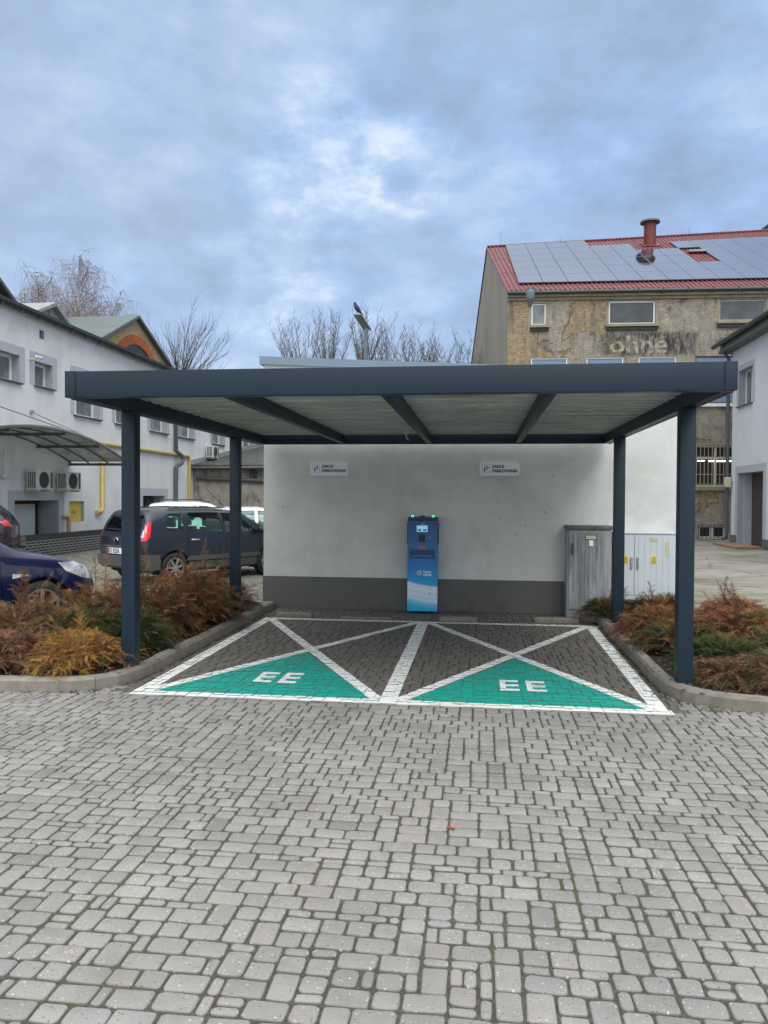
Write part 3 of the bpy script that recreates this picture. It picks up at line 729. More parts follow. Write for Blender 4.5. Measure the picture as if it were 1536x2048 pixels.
for a, b in ((XL - .008, XL + .012), (XR - .012, XR + .008)): MB().box((a, YF + .12, ZB - .004), (b, YB, ZB + .03)).build('drip_edge', M['trim_grey'], cp)
beam('rear_beam', (XL + .092, YB - .1, ZB), (XR - .092, YB, ZT - .002))
for x in (-2.1, -.77, .56): beam('rafter', (x - .04, YF + .112, ZB + .01), (x + .04, YB - .102, ZB + .135))
sh = MB(); y = YF + .113; prof = []
while y < YB - .11:
    prof += [(y, ZB + .138), (y + .12, ZB + .138), (y + .14, ZB + .188), (y + .21, ZB + .188)]; y += .23
prof = [(yy, z) for yy, z in prof if yy < YB - .1]
for i in range(len(prof) - 1):
    (ya, za), (yb, zb) = prof[i], prof[i + 1]
    for x0, x1 in ((XL + .09, XR - .09),): sh.quad((x0, ya, za), (x1, ya, za), (x1, yb, zb), (x0, yb, zb))
so = sh.build('roof_sheet', M['galv'], cp)
mod_ = so.modifiers.new('s', 'SOLIDIFY'); mod_.thickness = .001; mod_.offset = 1
cb_ = MB(); pts = [(-.955, 10, 2.72), (-.955, 10, 2.66), (-.93, 10.0, 2.615), (-.945, 10, 2.575), (-.975, 10, 2.59), (-.975, 10.0, 2.635), (-.96, 10, 2.55), (-.945, 10, 2.52), (-.925, 10, 2.505)]
pts = [tuple(p) for p in pts]
def smoothpts(P, k=2):
    for _ in range(k):
        Q = [P[0]]
        for i in range(len(P) - 1):
            a, b = Vector(P[i]), Vector(P[i + 1]); Q += [tuple(a.lerp(b, .25)), tuple(a.lerp(b, .75))]
        P = Q + [P[-1]]
    return P
tag(cb_.tube(smoothpts(pts), .0055, 6).build('cable', M['cable'], None, True), 'white cable end curling down from the carport roof', 'cable')

# ------------------------------------------------------------------ the low white building behind
def frame(o, ang, sign):
    """wall frame: u along direction ang, d outward"""
    c, s_ = math.cos(ang), math.sin(ang)
    return lambda u, d, z: (o[0] + c * u + s_ * d * sign, o[1] + s_ * u - c * d * sign, o[2] + z)
fW = frame((0, 11.9, 0), 0, 1)
wb = thing('white_building', 'small white rendered building with grey plinth behind the carport', 'building', (0, 12, 0))
def ztop(x): return 3.80 - .052 * (x + .09)
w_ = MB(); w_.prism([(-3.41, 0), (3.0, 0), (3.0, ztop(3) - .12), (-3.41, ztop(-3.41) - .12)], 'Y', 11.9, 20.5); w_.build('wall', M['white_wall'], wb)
MB().box((-3.418, 11.888, -.05), (3.008, 11.93, .5)).build('plinth', M['plinth'], wb)
MB().prism([(-3.47, ztop(-3.47) - .125), (3.05, ztop(3.05) - .125), (3.05, ztop(3.05)), (-3.47, ztop(-3.47))], 'Y', 11.84, 20.56).build('roof_edge', M['fascia'], wb)
# bullet like pits in the render
rs = random.Random(4)
for x, z in [(.33, 2.05), (.35, 1.89), (.15, 1.78), (-.08, 1.62), (-.2, 1.33), (.85, 1.6), (.98, 1.55), (.7, 1.35), (1.1, 2.1), (-2.5, 1.8), (1.35, 2.35), (.05, 2.42), (.1, 2.3), (-.75, 2.5), (-.02, 1.5), (.3, 1.45), (.55, 1.2), (-3.1, 1.6), (.0, .25), (.6, 2.35), (.47, 1.05), (-2.2, .9)]:
    r = rs.uniform(.005, .012); pit = MB(); pit.add([(x + r * math.cos(k) * 1.2, 11.8985, z + r * math.sin(k)) for k in (0, 1, 2.1, 3.2, 4.2, 5.3)], [(0, 1, 2, 3, 4, 5)]); pit.build('chip', M['plinth'], wb)

# signs
def fit(body, size, width, fr, bold=0.):
    t_ = textmesh(body, size, lambda u, v: (u, v, 0), bold=bold); w0 = max(p[0] for p in t_.v) - min(p[0] for p in t_.v)
    t_.v = [fr(p[0] * width / w0, p[1]) for p in t_.v]; return t_
def sign(x0, x1, z0, z1, label, lost=()):
    t_ = thing('wall_sign', label, 'sign', (x0, 11.89, z0), group='no parking signs on the white wall')
    MB().box((x0, 11.883, z0), (x1, 11.893, z1)).build('board', M['sign_white'], t_, bevel=.003)
    H = z1 - z0; W_ = x1 - x0
    fr = lambda u, v: (x0 + u, 11.8815, z0 + v)
    textbuild(fit('ZAKAZ', .06, .19, lambda u, v: fr(.187 + u, .12 + v), bold=.0028), 'lettering', M['ink_black'], t_)
    textbuild(fit('PARKOWANIA', .06, .385, lambda u, v: fr(.187 + u, .053 + v), bold=.0028), 'lettering', M['ink_black'], t_)
    rg = MB(); a, b, c, d = .038, .152, .04, H - .035; t2 = .003
    for q in ((a, b, c, c + t2), (a, b, d - t2, d), (a, a + t2, c, d), (b - t2, b, c, d)): rg.quad(fr(q[0], q[2]), fr(q[1], q[2]), fr(q[1], q[3]), fr(q[0], q[3]))
    textbuild(rg, 'emblem_frame', M['trim_grey'], t_)
    # the open P emblem
    pm = MB(); T = .018; x = .065; zb_, zt_ = .06, .145
    pm.add([fr(x, zb_), fr(x + T, zb_), fr(x + T + .004, zb_ + .055), fr(x, zb_ + .062)], [(0, 1, 2, 3)])
    arc = [(x + .005, zt_), (x + .04, zt_)] + [(x + .04 + .027 * math.sin(t), zt_ - .027 + .027 * math.cos(t)) for t in np.linspace(.2, 3.1, 8)] + [(x + .03, zt_ - .054)]
    inn = [(x + .02, zt_ - T * .8), (x + .04, zt_ - T * .8)] + [(x + .04 + .012 * math.sin(t), zt_ - .027 + .012 * math.cos(t)) for t in np.linspace(.2, 3.1, 8)] + [(x + .03, zt_ - .042)]
    for i in range(len(arc) - 1): pm.quad(fr(*arc[i]), fr(*arc[i + 1]), fr(*inn[i + 1]), fr(*inn[i]))
    textbuild(pm, 'emblem', M['ink_blue'], t_)
    for k, (x, z) in enumerate(((x0 + .014, z0 + .016), (x1 - .014, z0 + .016), (x0 + .014, z1 - .016), (x1 - .014, z1 - .016))):
        mbb = MB().tube([(x, 11.879, z), (x, 11.884, z)], .0065 if k not in lost else .0045, 8); mbb.build('bolt', M['dark'] if k not in lost else M['trim_grey'], t_)
sign(-2.655, -2.05, 2.1, 2.31, 'white no parking sign on the wall left of the charger, its left bolts pale', lost=(0, 2, 1))
sign(-.005, .6, 2.1, 2.31, 'white no parking sign with four dark bolts, right of the charger')

# charger
ch = thing('charging_station', 'slim blue electric car charger with pale wave print against the white wall', 'charger', (-.86, 11.7, 0))
cx0, cx1, cy0, cy1 = -1.085, -.63, 11.62, 11.86
def P_(x0, x1, z0, z1, y0, y1, name, mt, bev=.004, part=None):
    mb = MB().box((x0, y0, z0), (x1, y1, z1))
    if part: return sub(name, mb, mt, part, bevel=bev)
    return mb.build(name, mt, ch, bevel=bev)
P_(cx0, cx1, .03, 1.42, cy0, cy1, 'cabinet', M['chg_body'], .012)
P_(cx0 + .04, cx1 - .04, .04, .83, cy0 - .006, cy0, 'lower_door', M['chg_body'], .002)
P_(cx0 + .04, cx1 - .04, .97, 1.38, cy0 - .006, cy0, 'upper_door', M['chg_body'], .002)
P_(cx0 + .04, cx1 - .04, .835, .965, cy0 - .002, cy0 + .01, 'cable_recess', M['chg_dark'], .002)
P_(cx0 + .05, cx1 - .07, .86, .885, cy0 - .01, cy0, 'ledge', M['chg_body'], .003)
for x in (cx0 - .012, cx1 - .002): P_(x, x + .014, 1.05, 1.38, cy0 + .03, cy1 - .03, 'plug_holder', M['chg_dark'], .004)
P_(cx0 + .005, cx1 - .005, 1.42, 1.465, cy0 - .012, cy1, 'hood', M['chg_dark'], .008)
P_(-.9, -.82, 1.465, 1.485, cy0 + .03, cy0 + .1, 'antenna_box', M['chg_dark'], .004)
for x in (-1.015, -.7): 
    c_ = MB().tube([(x, cy0 + .06, 1.465), (x, cy0 + .06, 1.485)], .018, 12).build('status_light', M['led'], ch)
scn = P_(-.945, -.78, 1.24, 1.335, cy0 - .009, cy0 - .005, 'screen', M['screen'], .001)
for x in (-.93, -.845): sub('screen_button', MB().box((x, cy0 - .0105, 1.253), (x + .05, cy0 - .0085, 1.278)), M['screen_dark'], scn)
P_(-.915, -.82, 1.085, 1.2, cy0 - .014, cy0 - .005, 'card_reader', M['dark'], .004)
P_(-.91, -.82, .985, 1.03, cy0 - .0085, cy0 - .005, 'sticker', M['orange_label'], .001)
P_(-.75, -.735, 1.145, 1.16, cy0 - .012, cy0 - .005, 'lock', M['rim'], .002)
P_(-.752, -.735, .3, .317, cy0 - .012, cy0 - .005, 'lock', M['dark'], .002)
frc = lambda x, z: (x, cy0 - .0075, z)
tm = MB()
for k_ in range(5): tm.tube([(-.885 + k_ * .013, cy0 - .008, 1.352 + .006 * math.sin(k_ * 2.1)), (-.878 + k_ * .013, cy0 - .008, 1.366 - .004 * math.cos(k_ * 1.7))], .003, 5)
tm.build('top_mark', M['white_ink'], ch)
textbuild(textmesh('Czysta', .048, lambda u, v: frc(-.845 + u, .62 + v), bold=.0012, sx=.92), 'lettering', M['white_ink'], ch)
textbuild(textmesh('energia', .048, lambda u, v: frc(-.845 + u, .577 + v), bold=.0012, sx=.92), 'lettering', M['white_ink'], ch)
dots = MB()
for r_i, (z, xs_) in enumerate(((.645, ((-.882, .0085), (-.908, .0085), (-.935, .005), (-.958, .003))), (.617, ((-.868, .0085), (-.894, .0085), (-.92, .0085), (-.947, .005), (-.972, .0025))), (.589, ((-.882, .0085), (-.908, .0085), (-.935, .005), (-.958, .003))))):
    for x, r in xs_: dots.add([frc(x + r * math.cos(t), z + r * math.sin(t)) for t in np.linspace(0, 2 * math.pi, 10, endpoint=False)], [tuple(range(10))])
textbuild(dots, 'emblem_dots', M['white_ink'], ch)
fl_ = MB()
for a, b, c, d in ((cx0 + .08, -.96, 1.4, 1.405), (-.9, -.84, 1.4, 1.405)): fl_.box((a + .03, cy0 - .0135, c + .035), (b, cy0 - .012, d + .037))
fl_.build('highlight_strip', M['trim_grey'], ch)

# electrical cabinets
c1 = thing('electrical_cabinet', 'weathered dark grey electrical cabinet streaked with dirt beside the white wall', 'cabinet', (1.6, 11.7, 0))
MB().box((1.285, 11.62, -.02), (1.93, 11.89, 1.3)).build('casing', M['cab_old'], c1, bevel=.008)
MB().box((1.27, 11.59, 1.3), (1.945, 11.895, 1.36)).build('lid', M['cab_edge'], c1, bevel=.015)
d_ = MB().box((1.315, 11.603, .12), (1.915, 11.62, 1.285)); door1 = d_.build('door', M['cab_old'], c1, bevel=.004)
rb = MB()
for k in range(9): x = 1.38 + k * .055; rb.box((x, 11.598, .3), (x + .012, 11.604, 1.26))
sub('rib', rb, M['cab_old'], door1)
sub('handle', MB().box((1.352, 11.575, .93), (1.385, 11.602, 1.1)), M['trim_grey'], door1, bevel=.01)
sub('name_plate', MB().box((1.55, 11.592, 1.16), (1.7, 11.598, 1.215)), M['cream'], door1)
sub('label_frame', MB().box((1.542, 11.594, 1.152), (1.708, 11.5965, 1.223)), M['dark'], door1)
sub('paper_label', MB().box((1.6, 11.5925, 1.06), (1.66, 11.597, 1.145)), M['white_ink'], door1)
c2 = thing('electrical_cabinet', 'clean light grey two-door electrical cabinet with yellow warning labels', 'cabinet', (2.4, 11.7, 0))
MB().box((1.962, 11.63, -.02), (2.84, 11.89, 1.24)).build('casing', M['cab_new'], c2, bevel=.006)
MB().box((1.95, 11.61, 1.24), (2.855, 11.895, 1.275)).build('lid', M['cab_new'], c2, bevel=.012)
for k, (a, b, hx_) in enumerate(((1.975, 2.238, 2.195), (2.258, 2.825, 2.285))):
    dd = MB().box((a, 11.615, .35), (b, 11.63, 1.225)).build('door', M['cab_new'], c2, bevel=.004)
    rb = MB(); x = a + .05
    while x < b - .05: rb.box((x, 11.6125, .38), (x + .006, 11.616, 1.2)); x += .085
    sub('rib', rb, M['cab_rib'], dd)
    hn = MB().box((hx_, 11.592, .81), (hx_ + .035, 11.614, .91)).box((hx_ + .004, 11.586, .735), (hx_ + .031, 11.611, .845)); sub('handle', hn, M['rim'], dd, bevel=.008)
    wx = 2.09 if k == 0 else 2.49
    wl = sub('warning_label', MB().box((wx, 11.6095, .81), (wx + .075, 11.613, .925)), M['rubber_yellow'], dd)
    tr_ = MB(); yy = 11.6085
    o_ = [(wx + .006, .862), (wx + .069, .862), (wx + .0375, .918)]; i_ = [(wx + .0165, .868), (wx + .0585, .868), (wx + .0375, .906)]
    for q in range(3): tr_.quad(*[(p[0], yy, p[1]) for p in (o_[q], o_[(q + 1) % 3], i_[(q + 1) % 3], i_[q])])
    tr_.add([(wx + .04, yy, .897), (wx + .034, yy, .884), (wx + .042, yy, .884), (wx + .036, yy, .871), (wx + .037, yy, .881), (wx + .03, yy, .881)], [(0, 1, 5), (1, 2, 4, 5), (2, 3, 4)])
    for q in range(4): tr_.box((wx + .01, yy - .0005, .821 + q * .009), (wx + .065, yy, .824 + q * .009))
    o_ = sub('warning_mark', tr_, M['dark'], dd)
sub('name_plate', MB().box((2.47, 11.61, 1.14), (2.58, 11.614, 1.19)), M['cream'], dd)
sub('info_strip', MB().box((2.69, 11.61, .93), (2.745, 11.614, 1.13)), M['cream'], dd)
MB().box((1.98, 11.622, .02), (2.82, 11.63, .335)).build('base_panel', M['cab_new'], c2, bevel=.004)

# stone wheel stops lying at the head of the bays
for k, (x0, x1, y, rz, lab) in enumerate(((-2.95, -2.42, 10.93, .01, 'low concrete kerb stone near the left corner of the white wall'), (-2.0, -1.25, 10.94, 0, 'sunken kerb stone just left of the blue charger'), (-.56, -.03, 10.95, -.02, 'low concrete kerb stone just right of the blue charger'), (.78, 1.4, 11.06, .0, 'long kerb stone in front of the weathered cabinet'))):
    st = MB().box((x0, y, -.02), (x1, y + .16, .012 if k == 1 else .055)).build('kerb_stone', M['kerb'], None, bevel=.014)
    st.rotation_euler = (0, 0, 0); tag(st, lab, 'kerb stone', 'kerb stones at the head of the bays')
# leaning black sandwich board
ab = thing('leaning_board', 'black panel with pale edge leaning against the corner of the white building', 'board', (-3.6, 13.5, 0))
MB().prism([(-3.74, 0), (-3.42, .56), (-3.42, 0.)], 'Y', 13.3, 13.9).build('panel', M['dark'], ab)
MB().prism([(-3.765, 0.), (-3.745, 0), (-3.425, .57), (-3.425, .605)], 'Y', 13.29, 13.91).build('edge', M['zinc'], ab)
# ------------------------------------------------------------------ walls with real openings
def wall(fr, u0, u1, z0, z1, holes, D, name, material, parent, reveal=.3, rmat=None, topf=None):
    us = sorted({u0, u1, *[h[0] for h in holes], *[h[1] for h in holes]}); zs = sorted({z0, z1, *[h[2] for h in holes], *[h[3] for h in holes]})
    mb = MB()
    for i in range(len(us) - 1):
        for k in range(len(zs) - 1):
            uc, zc = (us[i] + us[i + 1]) / 2, (zs[k] + zs[k + 1]) / 2
            if any(h[0] < uc < h[1] and h[2] < zc < h[3] for h in holes): continue
            mb.quad(fr(us[i], 0, zs[k]), fr(us[i + 1], 0, zs[k]), fr(us[i + 1], 0, zs[k + 1]), fr(us[i], 0, zs[k + 1]))
    for a, b in ((u0, u0), (u1, u1)): mb.quad(fr(a, 0, z0), fr(a, -D, z0), fr(a, -D, z1), fr(a, 0, z1))
    mb.quad(fr(u0, 0, z1), fr(u1, 0, z1), fr(u1, -D, z1), fr(u0, -D, z1))
    mb.quad(fr(u0, -D, z0), fr(u1, -D, z0), fr(u1, -D, z1), fr(u0, -D, z1))
    o = textbuild(mb, name, material, parent)
    for h in holes:
        rv = h[4] if len(h) > 4 else reveal; q = MB(); a, b, c, d = h[:4]
        q.quad(fr(a, 0, c), fr(a, -rv, c), fr(a, -rv, d), fr(a, 0, d)); q.quad(fr(b, 0, c), fr(b, -rv, c), fr(b, -rv, d), fr(b, 0, d))
        q.quad(fr(a, 0, d), fr(b, 0, d), fr(b, -rv, d), fr(a, -rv, d)); q.quad(fr(a, 0, c), fr(b, 0, c), fr(b, -rv, c), fr(a, -rv, c))
        x = textbuild(q, 'reveal', rmat or M['reveal'], None); x.parent = o
    return o
def surround(fr, h, w_, parent, material=None, sides='LRTB'):
    a, b, c, d = h[:4]; mb = MB(); t = .008; e = .002
    if 'L' in sides: mb.lbox(fr, a - w_, a - .001, e, t, c, d)
    if 'R' in sides: mb.lbox(fr, b + .001, b + w_, e, t, c, d)
    if 'T' in sides: mb.lbox(fr, a - w_, b + w_, e, t, d + .001, d + w_)
    if 'B' in sides: mb.lbox(fr, a - w_, b + w_, e, t, c - w_ * .6, c - .001)
    return mb.build('window_surround', material or M['surround'], parent)
def window(fr, h, parent, rv=.22, mull=(), trans=(), pane='pane', fw=.06, fmat='white_frame', sill=True, sillmat='sill', sill_out=.09, curtain=None):
    a, b, c, d = h[:4]; z = .045
    fm = MB(); fm.lbox(fr, a, a + fw, -rv, -rv + z, c, d).lbox(fr, b - fw, b, -rv, -rv + z, c, d).lbox(fr, a + fw, b - fw, -rv, -rv + z, c, c + fw).lbox(fr, a + fw, b - fw, -rv, -rv + z, d - fw, d)
    for m_ in mull: u = a + (b - a) * m_; fm.lbox(fr, u - fw * .8, u + fw * .8, -rv, -rv + z * .95, c + fw, d - fw)
    for m_ in trans: zz_ = c + (d - c) * m_; fm.lbox(fr, a + fw, b - fw, -rv, -rv + z * .9, zz_ - fw * .6, zz_ + fw * .6)
    w_ = fm.build('window', M[fmat], parent)
    sub('pane', MB().lbox(fr, a + fw * .5, b - fw * .5, -rv - .01, -rv + .012, c + fw * .5, d - fw * .5), M[pane], w_)
    if sill: sub('sill', MB().lbox(fr, a - .04, b + .06, -rv + z, sill_out, c - .045, c - .003), M[sillmat], w_)
    return w_

# ------------------------------------------------------------------ long building on the left
fL = lambda u, d, z: (-13 + d, u, z)
lb = thing('office_building', 'long pale grey two storey building with small windows on the left', 'building', (-13, 35, 0))
LW = [(19.45, 20.45, 4.95, 5.72), (21.2, 22.15, 5.0, 5.72), (23.4, 25.1, 4.37, 5.72), (26.2, 27.9, 4.37, 5.72), (29.1, 30.85, 4.37, 5.72), (32.0, 33.85, 4.37, 5.72), (36.2, 38.0, 4.37, 5.72), (41.3, 43.1, 4.37, 5.72), (45.3, 47.1, 4.37, 5.72), (49.5, 51.3, 4.37, 5.72)]
door_h = (20.2, 22.5, -.1, 1.62, .75); gas_h = (23.1, 24.02, .92, 1.58, .12); dark_h = (28.5, 30.6, 1.0, 1.78, .5)
vent_h = (21.45, 21.7, 6.42, 6.68, .25); fence_h = (15.6, 17.2, 4.9, 5.7, .3)
allh = LW + [door_h, gas_h, dark_h, vent_h, fence_h]
wall(fL, 8, 62, -.3, 7.0, [(h + (.3,)) if len(h) == 4 else h for h in allh], 3.0, 'wall', M['left_wall'], lb)
MB().lbox(fL, 22.56, 62, .003, .02, -.1, .52).build('plinth', M['plinth'], lb)
for h in LW + [fence_h[:4]]:
    small = h[2] > 4.6
    surround(fL, h, .26 if small else .22, lb, sides='LRT')
    window(fL, h, lb, rv=.28, mull=() if small else (.3,), pane='pane_grey', fw=.085)
MB().lbox(fL, 19.9, 20.18, .002, .01, 0, 1.9).lbox(fL, 22.52, 22.8, .002, .01, .5, 1.9).lbox(fL, 20.18, 22.52, .002, .01, 1.64, 1.9).build('door_surround', M['surround'], lb)
dr = MB(); dr.lbox(fL, 20.2, 22.5, -.75, -.7, -.1, 1.62); dr.build('door_frame', M['door_brown'], lb)
MB().lbox(fL, 20.3, 20.86, -.699, -.67, -.1, 1.5).build('door_leaf', M['door_white'], lb)
dl = MB().lbox(fL, 21.0, 22.28, -.699, -.66, -.1, 1.5).build('door_leaf', M['door_white'], lb)
MB().lbox(fL, 20.87, 21.0, -.699, -.64, -.1, 1.52).lbox(fL, 22.3, 22.42, -.699, -.64, -.1, 1.52).lbox(fL, 20.3, 22.42, -.699, -.63, 1.5, 1.6).build('door_trim', M['door_brown'], lb)
sub('handle', MB().lbox(fL, 21.02, 21.14, -.66, -.5, .62, .68).lbox(fL, 21.02, 21.3, -.6, -.55, .7, .78), M['dark'], dl)
MB().lbox(fL, 22.44, 22.49, -.74, -.02, -.1, .52).build('door_plinth', M['plinth'], lb)
gh = MB().lbox(fL, 23.1, 24.02, -.12, -.09, .92, 1.58).build('meter_hatch', M['yellow_hatch'], lb)
gt = textmesh('GAZ', .17, lambda u, v: (-13.086, 23.38 + u, 1.18 + v), sx=.9); x = textbuild(gt, 'lettering', M['ink_black'], None); x.parent = gh
wn = MB().lbox(fL, 28.5, 30.6, -.5, -.48, 1.0, 1.78).build('cellar_window', M['pane'], lb)
sub('mullion', MB().lbox(fL, 29.1, 29.16, -.48, -.45, 1.0, 1.78).lbox(fL, 29.75, 29.8, -.48, -.45, 1.0, 1.78), M['dark'], wn)
surround(fL, dark_h, .3, lb, sides='LRT')
MB().lbox(fL, 21.45, 21.7, -.25, -.23, 6.42, 6.68).build('vent_opening', M['dark'], lb)
gu = MB(); prof = []
gt_ = MB().lbox(fL, 8, 62, -.25, .3, 7.0, 7.06); 
for k in range(0, 7): pass
gt_.tube([(-12.83, 8, 7.0), (-12.83, 62, 7.0)], .085, 10); g_ = gt_.build('gutter', M['gutter'], lb, smooth=True)
MB().prism([(-16.3, 7.9), (-12.75, 7.07), (-12.75, 7.12), (-16.3, 7.95)], 'Y', 8, 62).build('roof', M['roof_old'], lb)
for k in range(26): y = 18.4 + k * .9; sub('gutter_bracket', MB().box((-12.87, y, 6.9), (-12.735, y + .03, 7.02)), M['steel_dark'], g_)
def pipe(pts, r, mt, name='pipe', n=10): return MB().tube(pts, r, n).build(name, M[mt], lb, smooth=60)
dpy = 31.5
pipe([(-12.9, dpy, 6.95), (-12.88, dpy, 3.75)] + [(-12.88, dpy + .05, 3.68), (-12.74, dpy + .35, 3.5), (-12.74, dpy + .42, 3.35), (-12.74, dpy + .3, 3.2), (-12.86, dpy + .02, 3.05), (-12.88, dpy, 2.95), (-12.88, dpy, .1)], .085, 'downpipe', 'downpipe')
pipe([(-12.93, 23.6, 3.56), (-12.93, 33.0, 3.56), (-12.93, 33.12, 3.5), (-12.93, 33.15, 3.4), (-12.93, 33.15, .6)], .065, 'yellow_pipe', 'gas_pipe')
pipe([(-12.93, 25.15, 3.56), (-12.93, 25.15, 1.35), (-12.93, 25.05, 1.22), (-12.93, 24.75, 1.2)], .08, 'yellow_pipe', 'gas_pipe')
pipe([(-12.93, 22.6, 1.12), (-12.93, 22.85, 1.12), (-12.93, 22.95, 1.05), (-12.93, 22.98, .95), (-12.93, 22.98, .42)], .055, 'yellow_pipe', 'gas_pipe')
MB().lbox(fL, 22.95, 24.4, .03, .06, .44, .47).build('white_strip', M['white_frame'], lb)
pipe([(-12.92, 19.6, 3.0), (-12.92, 19.6, 2.35)], .025, 'ac_white', 'vent_pipe')
MB().ball((-12.9, 19.6, 2.28), (.1, .12, .09)).build('vent_cowl', M['ac_white'], lb, smooth=90)
MB().lbox(fL, 18.7, 19.2, 0, .05, 2.15, 2.45).build('wall_vent', M['ac_dark'], lb)
# security camera on the wall
sc2 = thing('security_camera', 'small white security camera on the left wall between two upper windows', 'camera', (-12.9, 21.0, 5.7))
MB().tube([(-13, 20.95, 5.72), (-12.82, 20.95, 5.7), (-12.8, 20.95, 5.78)], .035, 8).build('bracket', M['cream'], sc2, True)
MB().tube([(-12.84, 20.93, 5.79), (-12.7, 21.08, 5.76)], .045, 10).build('housing', M['ac_white'], sc2, True)
MB().tube([(-12.705, 21.075, 5.76), (-12.69, 21.09, 5.757)], .03, 10).build('lens', M['dark'], sc2)
# air conditioners
def aircon(y, z, label, s=1.0):
    t_ = thing('air_conditioner', label, 'air conditioner', (-13, y, z), group='outdoor air conditioning units on the grey wall')
    w_, h_, dp = .84 * s, .56 * s, .32 * s; x0 = -12.86
    MB().box((x0, y, z), (x0 + dp, y + w_, z + h_)).build('casing', M['ac_white'], t_, bevel=.015)
    fan = MB(); cy, cz, r = y + w_ * .42, z + h_ * .5, h_ * .42
    fan.tube([(x0 + dp + .001, cy, cz), (x0 + dp + .012, cy, cz)], r, 24); g_ = fan.build('fan_grille', M['ac_dark'], t_)
    rg = MB()
    for k in range(1, 5): q = r * k / 4; rg.tube([(x0 + dp + .018, cy + q * math.cos(t), cz + q * math.sin(t)) for t in np.linspace(0, 2 * math.pi, 21)], .006, 4, False)
    for k in range(4): a = k * math.pi / 4; rg.tube([(x0 + dp + .018, cy - r * math.cos(a), cz - r * math.sin(a)), (x0 + dp + .018, cy + r * math.cos(a), cz + r * math.sin(a))], .006, 4)
    sub('guard_ring', rg, M['trim_grey'], g_)
    sl_ = MB()
    for k in range(4): sl_.box((x0 + .05 + k * .065 * s, y - .006, z + .05), (x0 + .085 * 1 + k * .065 * s, y + .004, z + h_ - .05))
    sl_.build('side_louvre', M['ac_dark'], t_)
    pn = MB().box((x0 + dp, y + w_ * .83, z + .05), (x0 + dp + .006, y + w_ - .03, z + h_ - .05)); pn.build('service_panel', M['trim_grey'], t_)
    bk = MB()
    for yy in (y + .1, y + w_ - .12): bk.box((-13, yy, z - .05), (x0 + dp + .02, yy + .04, z - .003)); bk.box((-13, yy, z - .06), (-12.97, yy + .04, z + .25))
    bk.build('bracket', M['ac_white'], t_)
aircon(20.55, 1.93, 'air conditioner under the awning, nearer to the door corner, left of its twin')
aircon(22.15, 1.93, 'air conditioner under the awning, right of its twin above the doorway edge')
aircon(35.1, 3.62, 'air conditioner alone on the far wall beside the last windows', 1.0)
# curved awning
aw = thing('awning', 'dirty curved polycarbonate awning on grey steel arms over the left doorway', 'awning', (-13, 19.2, 3.2))
xs0, xs1 = -12.99, -11.05
cyA = 18.8
def arc(y): return 3.52 - .0368 * (y - cyA) ** 2
ys = [14.5 + k * (23.1 - 14.5) / 40 for k in range(41)]
mb = MB()
for i in range(40):
    a, b = ys[i], ys[i + 1]; mb.quad((xs0, a, arc(a)), (xs1, a, arc(a)), (xs1, b, arc(b)), (xs0, b, arc(b)))
sh_ = textbuild(mb, 'roof_sheet', M['poly'], aw)
for x in (xs1, xs0 + .05, -12.35, -11.7):
    MB().tube([(x, y, arc(y) - .03) for y in ys], .032 if x in (xs1,) else .024, 6).build('rib', M['steel_dark'], aw, True)
MB().tube([(xs1 + .01, y, arc(y) + .02) for y in ys], .018, 6).build('rim', M['zinc'], aw, True)
for y in (14.6, 17.0, 19.45, 21.3, 23.08):
    MB().box((xs0, y - .03, arc(y) - .13), (xs1 + .02, y + .03, arc(y) - .05)).build('arm', M['steel_dark'], aw)
for y, ya, za in ((19.45, 17.8, 4.35), (21.3, 21.0, 4.2)):
    MB().tube([(-13, ya, za), (xs1, y, arc(y) + .03)], .012, 6).build('tie_rod', M['trim_grey'], aw)
    MB().box((-13, ya - .06, za - .04), (-12.93, ya + .06, za + .04)).build('anchor', M['zinc'], aw)
# glazed brick ramp wall
rw = thing('brick_retaining_wall', 'low black glazed brick wall with pale joints by the left doorway', 'wall', (-12.4, 23, 0))
MB().box((-12.65, 19.75, -.1), (-12.4, 27, .5)).build('brickwork', M['klinker'], rw)
cp_ = MB(); y = 19.75
while y < 26.95: cp_.box((-12.66, y, .503), (-12.385, y + .066, .64)); y += .078
cp_.build('coping', mat('coping_brick', (.03, .033, .04), .45, .3, 9), rw)
MB().box((-12.652, 19.745, .5), (-12.39, 27.0, .632)).build('coping_mortar', M['cornice'], rw)
MB().box((-12.98, 22.5, .0), (-12.67, 30, .42)).build('ramp', M['kerb'], rw)

# buildings beyond the long roof
def gable(name, label, x, ya, za, yn, zn, yf, zf, depth, wmat, rmat, over=.25, arch=False):
    t_ = thing(name, label, 'building', (x, ya, 0))
    w_ = MB(); w_.prism([(yn, 3), (yf, 3), (yf, zf), (ya, za), (yn, zn)], 'X', x - depth, x); w_.build('wall', wmat, t_)
    th = .14
    def slope(p, q):
        d = Vector((q[0] - p[0], q[1] - p[1])).normalized(); e = (q[0] + d.x * over, q[1] + d.y * over); nn = Vector((-d.y, d.x)) * th
        if nn.y < 0: nn = -nn
        return [(p[0], p[1] + .02), (e[0], e[1] + .02), (e[0] + nn.x * .2, e[1] + nn.y + .02), (p[0], p[1] + th + .03)]
    MB().prism(slope((ya, za), (yn, zn)), 'X', x - depth, x + .25).build('roof', rmat, t_)
    MB().prism(slope((ya, za), (yf, zf)), 'X', x - depth, x + .25).build('roof', rmat, t_)
    return t_
gb = gable('brick_building', 'yellow brick gable with an orange brick arch and grey green roof behind the long building', -19, 40.7, 11.6, 35.6, 9.1, 46.9, 8.95, 16, M['gablebrick'], M['roof_green'])
ac_y, ac_z, r0, r1 = 40.9, 7.55, 2.6, 3.12
ar = MB(); ts = np.linspace(R(42), R(138), 40)
